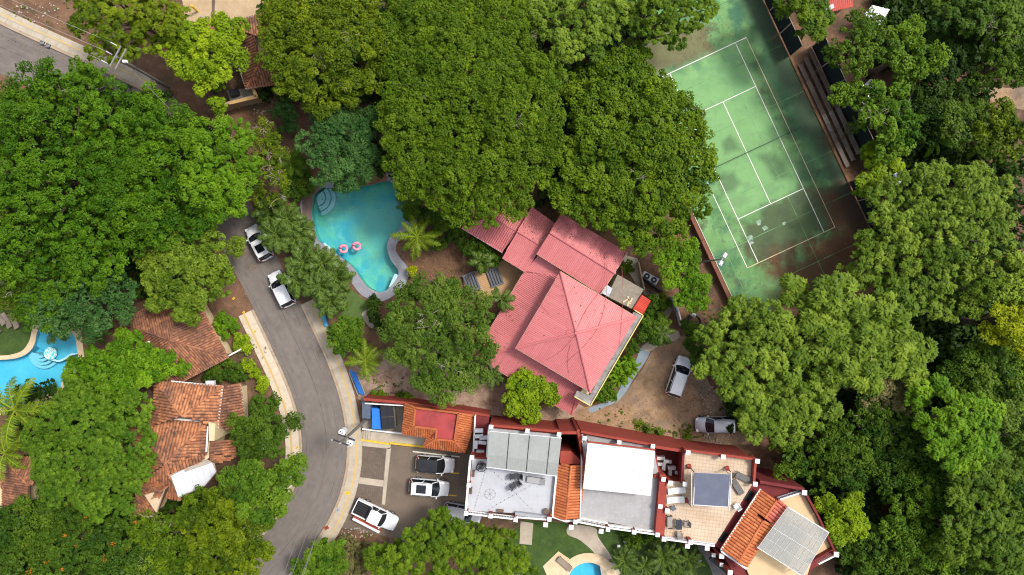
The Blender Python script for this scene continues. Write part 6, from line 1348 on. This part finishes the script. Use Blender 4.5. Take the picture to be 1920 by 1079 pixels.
# --- bottom
tree('laurel_tree', 'coarse leaved green tree below the parking, left of the condo lawn', 'olive', 6, [(830, 1000, 46), (880, 1020, 46), (790, 1020, 44), (930, 1030, 42), (760, 1050, 44), (850, 1060, 52), (970, 1050, 34), (720, 1060, 34), (910, 1070, 44), (990, 1070, 24), (825, 975, 22)], 'star', 1.3, 24, .4, G4, .38, 16)
tree('tree', 'dense green round shrub beside the lower road kerb', 'mid', 4.5, [(600, 1040, 34), (625, 1030, 22), (590, 1065, 30), (625, 1065, 26), (560, 1070, 18)], 'fine', 1.0, 36, .2, G4, .3, cat='shrub')
def bush(label, leaf, h, discs, style='broad', k=30, size=.22, group='bushes', s1=.8):
    return tree('bush', label, leaf, h, discs, style, s1, k, size, group, .26, 13, cat='bush', trunk_r=.05, flat=.9)
bush('leafy hedge bush beside the west pavement, upper one', 'bright', 1.6, [(420, 598, 16), (430, 612, 14), (425, 622, 12), (415, 610, 12)])
bush('leafy hedge strip beside the west pavement, lower one', 'lime', 1.2, [(447, 640, 12), (460, 660, 11), (470, 682, 10), (482, 705, 10), (492, 725, 9)])
bush('dark bush with yellow flowers between the two tile houses', 'deep', 1.6, [(405, 695, 18), (425, 690, 18), (440, 705, 16), (390, 705, 12)])
bush('round dark green shrub beside the blue grey path', 'mid', 2.0, [(1138, 735, 16), (1148, 730, 12), (1130, 742, 12)])
bush('large dark shrub east of the concrete annex', 'deep', 2.8, [(1225, 575, 22), (1235, 600, 22), (1215, 605, 18), (1205, 630, 18), (1225, 630, 18), (1190, 650, 14)])
bush('dark climbing shrub against the gravel drive', 'deep', 2.6, [(1300, 640, 18), (1308, 665, 14), (1312, 690, 14), (1290, 618, 14)])
bush('dark green shrubs under the giant dome tree near the pool', 'deep', 2.6, [(830, 420, 22), (850, 440, 20), (800, 405, 22), (815, 450, 14), (775, 395, 18)])
bush('shaded shrub behind the western pink eave', 'deep', 2.2, [(880, 470, 18), (905, 460, 18), (925, 480, 14), (900, 500, 12)])
bush('dark shrub beside the pool deck bend', 'shade', 2.0, [(700, 580, 14), (695, 565, 10), (710, 600, 12)])
bush('small yellow bush beside the pool deck', 'yellow', 1.2, [(775, 505, 9), (768, 512, 6)])
bush('low shrub under the blue green tree by the pool', 'deep', 2.2, [(555, 330, 22), (560, 300, 20), (545, 360, 20), (570, 350, 14)])
bush('weedy shrub by the sand yard house wall', 'blue', 2.4, [(525, 205, 16), (545, 215, 18), (540, 240, 16)])
bush('low weeds along the red boundary wall', 'olive', .6, [(750, 742, 10), (762, 745, 8), (705, 738, 8)])
bush('low weeds beside the beige condo north wall', 'olive', .35, [(1198, 802, 7), (1216, 805, 7), (1238, 810, 6), (1290, 815, 7)], k=16, size=.16)
bush('dark shrub filling the corner of the bottom lawn by the path', 'deep', 1.2, [(1180, 1010, 12), (1200, 1015, 12), (1220, 1012, 10)])
bush('dry brush beside the planter wall', 'dry', 1.5, [(660, 1030, 22), (650, 1060, 24), (690, 1040, 18), (670, 1070, 18)])
bush('shrubs in the narrow bed beside the service court', 'olive', 1.4, [(1180, 505, 9), (1240, 562, 10), (1250, 570, 8)])
# undergrowth and litter
def scatter(name, label, regions, n_, leaf, k, size, zr, seed, rad=.35):
    rng = np.random.default_rng(seed); pts = []
    for (x0, y0, x1, y1, f_) in regions:
        for _ in range(int(n_ * f_)):
            v = W(rng.uniform(x0, x1), rng.uniform(y0, y1)); pts.append((v.x, v.y, rng.uniform(*zr)))
    P_ = np.array(pts); o = leaf_mesh(name, P_, np.full(len(P_), rad) * rng.uniform(.7, 1.5, len(P_)), rng.uniform(.1, .7, len(P_)), k, 'broad', size, rng, None, MATS['leaf_' + leaf]); return tag(o, label, 'undergrowth', None, 'stuff')
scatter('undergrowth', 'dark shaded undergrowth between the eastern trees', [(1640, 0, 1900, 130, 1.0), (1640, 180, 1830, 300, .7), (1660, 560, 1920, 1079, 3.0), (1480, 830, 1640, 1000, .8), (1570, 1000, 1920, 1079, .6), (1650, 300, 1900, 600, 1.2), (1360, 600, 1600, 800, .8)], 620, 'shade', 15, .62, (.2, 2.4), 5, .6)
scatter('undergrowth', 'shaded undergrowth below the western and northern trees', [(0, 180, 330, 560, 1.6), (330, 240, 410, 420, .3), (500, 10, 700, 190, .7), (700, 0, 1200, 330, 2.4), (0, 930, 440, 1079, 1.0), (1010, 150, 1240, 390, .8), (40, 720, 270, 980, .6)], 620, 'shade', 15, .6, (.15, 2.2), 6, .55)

scatter('woodland', 'woodland canopy continuing beyond the edges of the view', [(2040, -200, 2400, 1300, 2.4), (520, -420, 1900, -130, 2.2), (-420, 150, -120, 1300, 1.6), (-100, 1190, 420, 1400, .6)], 900, 'forest', 13, .75, (2.5, 6.5), 14, .9)

# --- palms: every frond a part, built from a bent midrib with drooping leaflets
def frond_mesh(name, L, droop, leafl, n_=22, wid=.06, m=None, up=.5, hang=.35, seed=0):
    rng = random.Random(seed); vs, fs, ts = [], [], []
    def pt(t_): a = up - droop * t_; return Vector((L * t_ * (1 - .12 * t_ * droop), 0, L * (math.sin(up) * t_ - .5 * droop * t_ * t_)))
    K = 8; tb = MB().tube([pt(i / K) for i in range(K + 1)], [.06 * (1 - .75 * i / K) * max(L / 3, .5) for i in range(K + 1)], 4, False); vs += tb.v; fs += tb.f; ts += [1.0] * len(tb.f)
    for i in range(n_):
        t_ = .1 + .9 * (i + .5) / n_; p = pt(t_); tg = (pt(min(t_ + .03, 1)) - pt(t_ - .03)).normalized()
        ll = leafl * (math.sin(PI * min(.98, .12 + .86 * t_)) ** .6) * rng.uniform(.85, 1.15)
        for s in (-1, 1):
            d = (tg * rng.uniform(.45, .7) + Vector((0, s, 0)) + Vector((0, 0, -hang * rng.uniform(.4, 1.4)))).normalized(); w_ = tg * wid * rng.uniform(.8, 1.2); e = p + d * ll; mid = p + d * ll * .55 + Vector((0, 0, .06 * ll))
            n0_ = len(vs); vs += [p - w_ * .5, p + w_ * .5, mid + w_ * .55, mid - w_ * .55, e - Vector((0, 0, .18 * ll))]
            fs += [(n0_, n0_ + 1, n0_ + 2, n0_ + 3), (n0_ + 3, n0_ + 2, n0_ + 4)]; c_ = rng.uniform(.1, .75); ts += [c_, c_]
    me = D.meshes.new(name); me.from_pydata([tuple(v) for v in vs], [], fs); me.materials.append(m)
    at_ = me.attributes.new('tint', 'FLOAT', 'FACE'); at_.data.foreach_set('value', np.array(ts, dtype=np.float32)); return me
FR = {'coco': [frond_mesh('coconut_frond', 3.1, 1.0 + .25 * i, .62, 24, .075, MATS['leaf_coco'], .55, .45, i) for i in range(3)],
      'areca': [frond_mesh('areca_frond', 2.5, 1.2 + .3 * i, .6, 15, .12, MATS['leaf_palm'], .8, .35, 10 + i) for i in range(3)],
      'fan': [frond_mesh('sago_frond', 1.9, .75 + .2 * i, .34, 24, .05, MATS['leaf_palm'], .6, .15, 20 + i) for i in range(3)],
      'banana': [frond_mesh('banana_leaf', 1.7, 1.0 + .2 * i, .26, 14, .16, MATS['leaf_bright'], .8, .1, 30 + i) for i in range(3)],
      'dark': [frond_mesh('dark_frond', 2.2, .9 + .2 * i, .6, 20, .065, MATS['leaf_deep'], .7, .35, 40 + i) for i in range(3)]}
def palm(label, kind, px, py, h, nf, sc, group, seed, cat='palm', tilt=(-.35, .75), name='palm_tree', lean=(0, 0)):
    rng = random.Random(seed); top = W(px, py, h); b_ = Vector((top.x + lean[0], top.y + lean[1], 0)); t = thing(name, label, cat, b_, group)
    mid = b_.lerp(top, .5) - Vector((lean[0] * .12, lean[1] * .12, 0)); MB().tube([b_, mid, top - Vector((0, 0, .05))], [.17 * min(1, sc + .1), .12, .1], 8).build('trunk', M_trunk, t, True)
    for i in range(nf):
        o = D.objects.new('frond', rng.choice(FR[kind])); COL.objects.link(o); f_ = i / nf
        a = i * 2.39996 + rng.uniform(-.25, .25); pit = tilt[0] + (tilt[1] - tilt[0]) * f_ + rng.uniform(-.1, .1); s = sc * rng.uniform(.85, 1.12)
        mw = Matrix.Translation(top) @ Matrix.Rotation(a, 4, 'Z') @ Matrix.Rotation(pit, 4, 'Y') @ Matrix.Rotation(rng.uniform(-.25, .25), 4, 'X') @ Matrix.Diagonal((s, s, s, 1))
        o.parent = t; o.matrix_parent_inverse = Matrix.Translation(-b_); o.matrix_basis = mw
    if kind == 'coco':
        for i in range(4): a = i * 1.6; MB().tube([top + Vector((.2 * math.cos(a), .2 * math.sin(a), -.3)), top + Vector((.26 * math.cos(a), .26 * math.sin(a), -.45)), top + Vector((.2 * math.cos(a), .2 * math.sin(a), -.6))], [.05, .12, .05], 6).build('coconut', M_grass, t)
    return t
GA = 'feathery palms between the road and the pool'
for i, (x, y, h, lab) in enumerate(((505, 395, 3.6, 'feathery palm nearest the upper parked car, northern one'), (540, 412, 4.2, 'feathery palm between the upper parked car and pool deck'), (520, 440, 4.0, 'feathery palm leaning over the roof of the upper parked car'), (560, 438, 3.8, 'feathery palm touching the pool deck beside the parasol'),
                                   (570, 492, 4.2, 'feathery palm between the two parked cars'), (605, 495, 4.6, 'feathery palm at the middle of the pool side, upper'), (560, 525, 4.0, 'feathery palm leaning over the lower parked car'), (600, 535, 4.6, 'feathery palm in the heart of the lower clump'), (632, 520, 4.0, 'feathery palm at the pool deck edge of the lower clump'), (620, 565, 3.6, 'feathery palm at the south end of the lower clump'))):
    palm(lab, 'areca', x, y, h, 24, .98, GA, 100 + i, tilt=(-.5, .85))
palm('yellow green coconut palm beside the bend of the large pool', 'coco', 783, 445, 5.0, 14, .95, 'coconut palms', 1)
palm('green coconut palm above the blue ramp by the pavement', 'coco', 685, 678, 4.2, 14, .8, 'coconut palms', 2)
palm('big coconut palm over the left pool with long golden fronds', 'coco', 28, 768, 6.5, 13, 1.45, 'coconut palms', 3)
palm('coconut palm at the left edge above the brown roof corner', 'coco', 8, 850, 5.5, 12, 1.0, 'coconut palms', 4)
palm('dark palm overhanging the left pool beside the float', 'dark', 110, 615, 4.0, 16, 1.0, 'shaded palms', 5)
palm('grey green palm right of the left pool by the coping', 'areca', 178, 618, 3.2, 13, .9, 'shaded palms', 6)
palm('dark palm shaded under the big tree beside the pool corner', 'dark', 768, 385, 3.5, 13, .9, 'shaded palms', 7)
palm('areca palm in front of the western pink eave', 'areca', 900, 490, 3.0, 13, .72, 'palms by the pink house', 8)
palm('areca palm overlapping the pink skirt roof', 'areca', 940, 562, 4.6, 11, .8, 'palms by the pink house', 9)
palm('small palm beside the pink skirt roof corner and tree', 'fan', 925, 705, 3.0, 14, .9, 'palms by the pink house', 10)
palm('palm in the planting east of the pink house by the entry path', 'areca', 1240, 625, 2.6, 12, .7, 'palms by the pink house', 11)
palm('dark palm behind the thin twiggy tree beside the pool', 'dark', 545, 305, 3.6, 14, .95, 'shaded palms', 12)
for i, (x, y, lab) in enumerate(((1170, 1052, 'sago palm on the condo lawn, nearest the round pool'), (1208, 1062, 'sago palm on the condo lawn, low middle one'), (1243, 1045, 'sago palm on the condo lawn, largest one'), (1290, 1048, 'sago palm on the condo lawn beside the grey side path'), (1265, 1078, 'sago palm on the condo lawn at the bottom edge'))): palm(lab, 'fan', x, y, 2.0, 24, (1.0, .75, 1.2, 1.05, .9)[i], 'sago palms on the condo lawn', 200 + i, tilt=(-.5, .8))
for i, (x, y) in enumerate(((1155, 700), (1165, 688), (1176, 675), (1185, 690), (1160, 712), (1172, 700))): palm('leafy ginger plant beside the blue grey path, %s' % ('westernmost', 'second from the west', 'northernmost', 'easternmost', 'southernmost', 'middle one')[i], 'banana', x, y, .7, 13, .72, 'ginger plants beside the blue grey path', 300 + i, 'plant', (-.7, .5), 'ginger_plant')
palm('dark banana plant at the lower end of the upper right wood', 'banana', 1752, 262, 3.0, 9, 1.4, 'banana plants', 310, 'plant', (-.3, .6), 'banana_plant')
palm('small fan palm beside the court fence cloth', 'fan', 1605, 235, 3.0, 13, .7, 'palms by the court', 311)
for i, (x, y) in enumerate(((1160, 1024), (1172, 1016), (1184, 1011), (1196, 1010), (1208, 1012), (1310, 1040), (1312, 1052), (1306, 1062))):
    lab = 'pale border stone edging the sago palm bed, ' + ('westernmost one', 'second from the west', 'third from the west', 'fourth from the west', 'fifth from the west', 'uppermost by the side path', 'middle one by the side path', 'lowest by the side path')[i]
    o = MB().box(W(x, y, .08), (.32, .26, .16), i * .7).build('border_stone', M_white); tag(o, lab, 'stone', 'border stones')
LM('litter', (.10, .055, .025), (.34, .22, .07), .1, .8)
def litter(label, polys, n_, seed, size=.17, z=.05):
    rng = np.random.default_rng(seed); pts = []
    for poly in polys:
        q = pxs(poly); xs = [p[0] for p in q]; ys = [p[1] for p in q]; m_ = 0
        while m_ < n_:
            p = (rng.uniform(min(xs), max(xs)), rng.uniform(min(ys), max(ys))); m_ += 1
            if inside(p, q): pts.append((p[0], p[1], z))
    P_ = np.array(pts); o = leaf_mesh('fallen_leaves', P_, np.full(len(P_), .02), rng.uniform(0, 1, len(P_)), 1, 'broad', size, rng, None, MATS['leaf_litter']); return tag(o, label, 'leaf litter', None, 'stuff')
litter('brown fallen leaves scattered over the yard and dry ground', [[(1080, 785), (1160, 755), (1230, 650), (1300, 640), (1330, 740), (1380, 800), (1300, 825)], [(690, 750), (700, 690), (760, 700), (900, 700), (960, 720), (1080, 790), (900, 775)], [(770, 455), (870, 465), (878, 505), (850, 525), (765, 525)], [(0, 0), (60, 0), (130, 60), (250, 120), (160, 85), (0, 20)]], 700, 3)
litter('fallen leaves gathered along the road kerbs', [[(555, 570), (575, 610), (602, 665), (628, 712), (620, 712), (592, 665), (565, 610), (548, 575)], [(440, 525), (455, 520), (512, 640), (560, 760), (553, 765), (500, 650)], [(645, 885), (628, 937), (592, 999), (540, 1040), (530, 1035), (585, 990), (618, 937), (636, 880)], [(430, 440), (470, 440), (500, 500), (470, 510)], [(0, 55), (120, 105), (215, 150), (210, 160), (0, 70)]], 420, 4, .15, .045)
litter('fallen leaves blown over the tennis court edges', [[(1345, 480), (1400, 505), (1560, 430), (1600, 400), (1620, 420), (1560, 500), (1420, 555), (1365, 545)], [(1440, 20), (1500, 140), (1560, 280), (1540, 280), (1420, 20)], [(1255, 60), (1330, 30), (1390, 60), (1280, 120)]], 420, 8, .15, .075)
bs = MB(); rs = random.Random(5)
for x0, y0, x1, y1, k_ in ((1290, 725, 1340, 775, 60), (1320, 815, 1400, 832, 40), (470, 190, 520, 215, 30), (640, 990, 700, 1010, 40), (940, 720, 1060, 780, 40), (30, 5, 110, 45, 40)):
    for _ in range(k_): q = rs.uniform(.06, .2); bs.box(W(rs.uniform(x0, x1), rs.uniform(y0, y1), q * .3), (q, q * .8, q * .7), rs.uniform(0, 3))
litter('leaves floating on the large pool', [[(590, 380), (640, 360), (735, 350), (760, 380), (735, 450), (740, 510), (715, 540), (660, 495), (600, 450)]], 70, 12, .14, -.07)
rf_ = np.random.default_rng(21); pts_ = []
for tri, zz, n_ in (((T_, R_, ap), (zE, zE, zA), 26), ((g2, g3, ra_), (5.2, 5.2, 6.0), 60), ((g2, rb_, ra_), (5.2, 6.0, 6.0), 20), ((m3, (970, 434), (1016, 462)), (3.6, 4.3, 4.3), 30), ((L_, T_, ap), (zE, zE, zA), 20), ((wl_, (984, 508), (967, 655)), (3.1, 3.1, 4.3), 40), ((tp, wl_, (967, 655)), (3.1, 3.1, 4.3), 40)):
    A_ = [wp(p, z) for p, z in zip(tri, zz)]
    for _ in range(n_):
        u_, v_ = sorted(rf_.uniform(0, 1, 2)); pts_.append(tuple(A_[0] * u_ + A_[1] * (v_ - u_) + A_[2] * (1 - v_) + Vector((0, 0, .07))))
pts_ = np.array(pts_); tag(leaf_mesh('fallen_leaves', pts_, np.full(len(pts_), .02), rf_.uniform(0, .8, len(pts_)), 1, 'broad', .17, rf_, None, MATS['leaf_litter']), 'fallen leaves lying on the pink metal roofs', 'leaf litter', None, 'stuff')
tag(bs.build('rubble', mat('pale_rubble', (.38, .33, .28), [((.25, .18, .13), 3, .45, .65, .9)], .9)), 'scattered pale stones on the bare ground', 'stones', None, 'stuff')
scatter('weeds', 'small weeds and tufts on the bare ground', [(1190, 795, 1320, 822, .5), (1100, 765, 1180, 800, .12), (440, 640, 500, 740, .35), (700, 705, 760, 745, .12), (20, 5, 150, 50, .12), (480, 180, 540, 260, .2), (1285, 560, 1340, 640, .25), (640, 1000, 700, 1060, .3)], 130, 'olive', 9, .16, (.03, .15), 9, .14)
print('LEAF QUADS', LEAFQ)
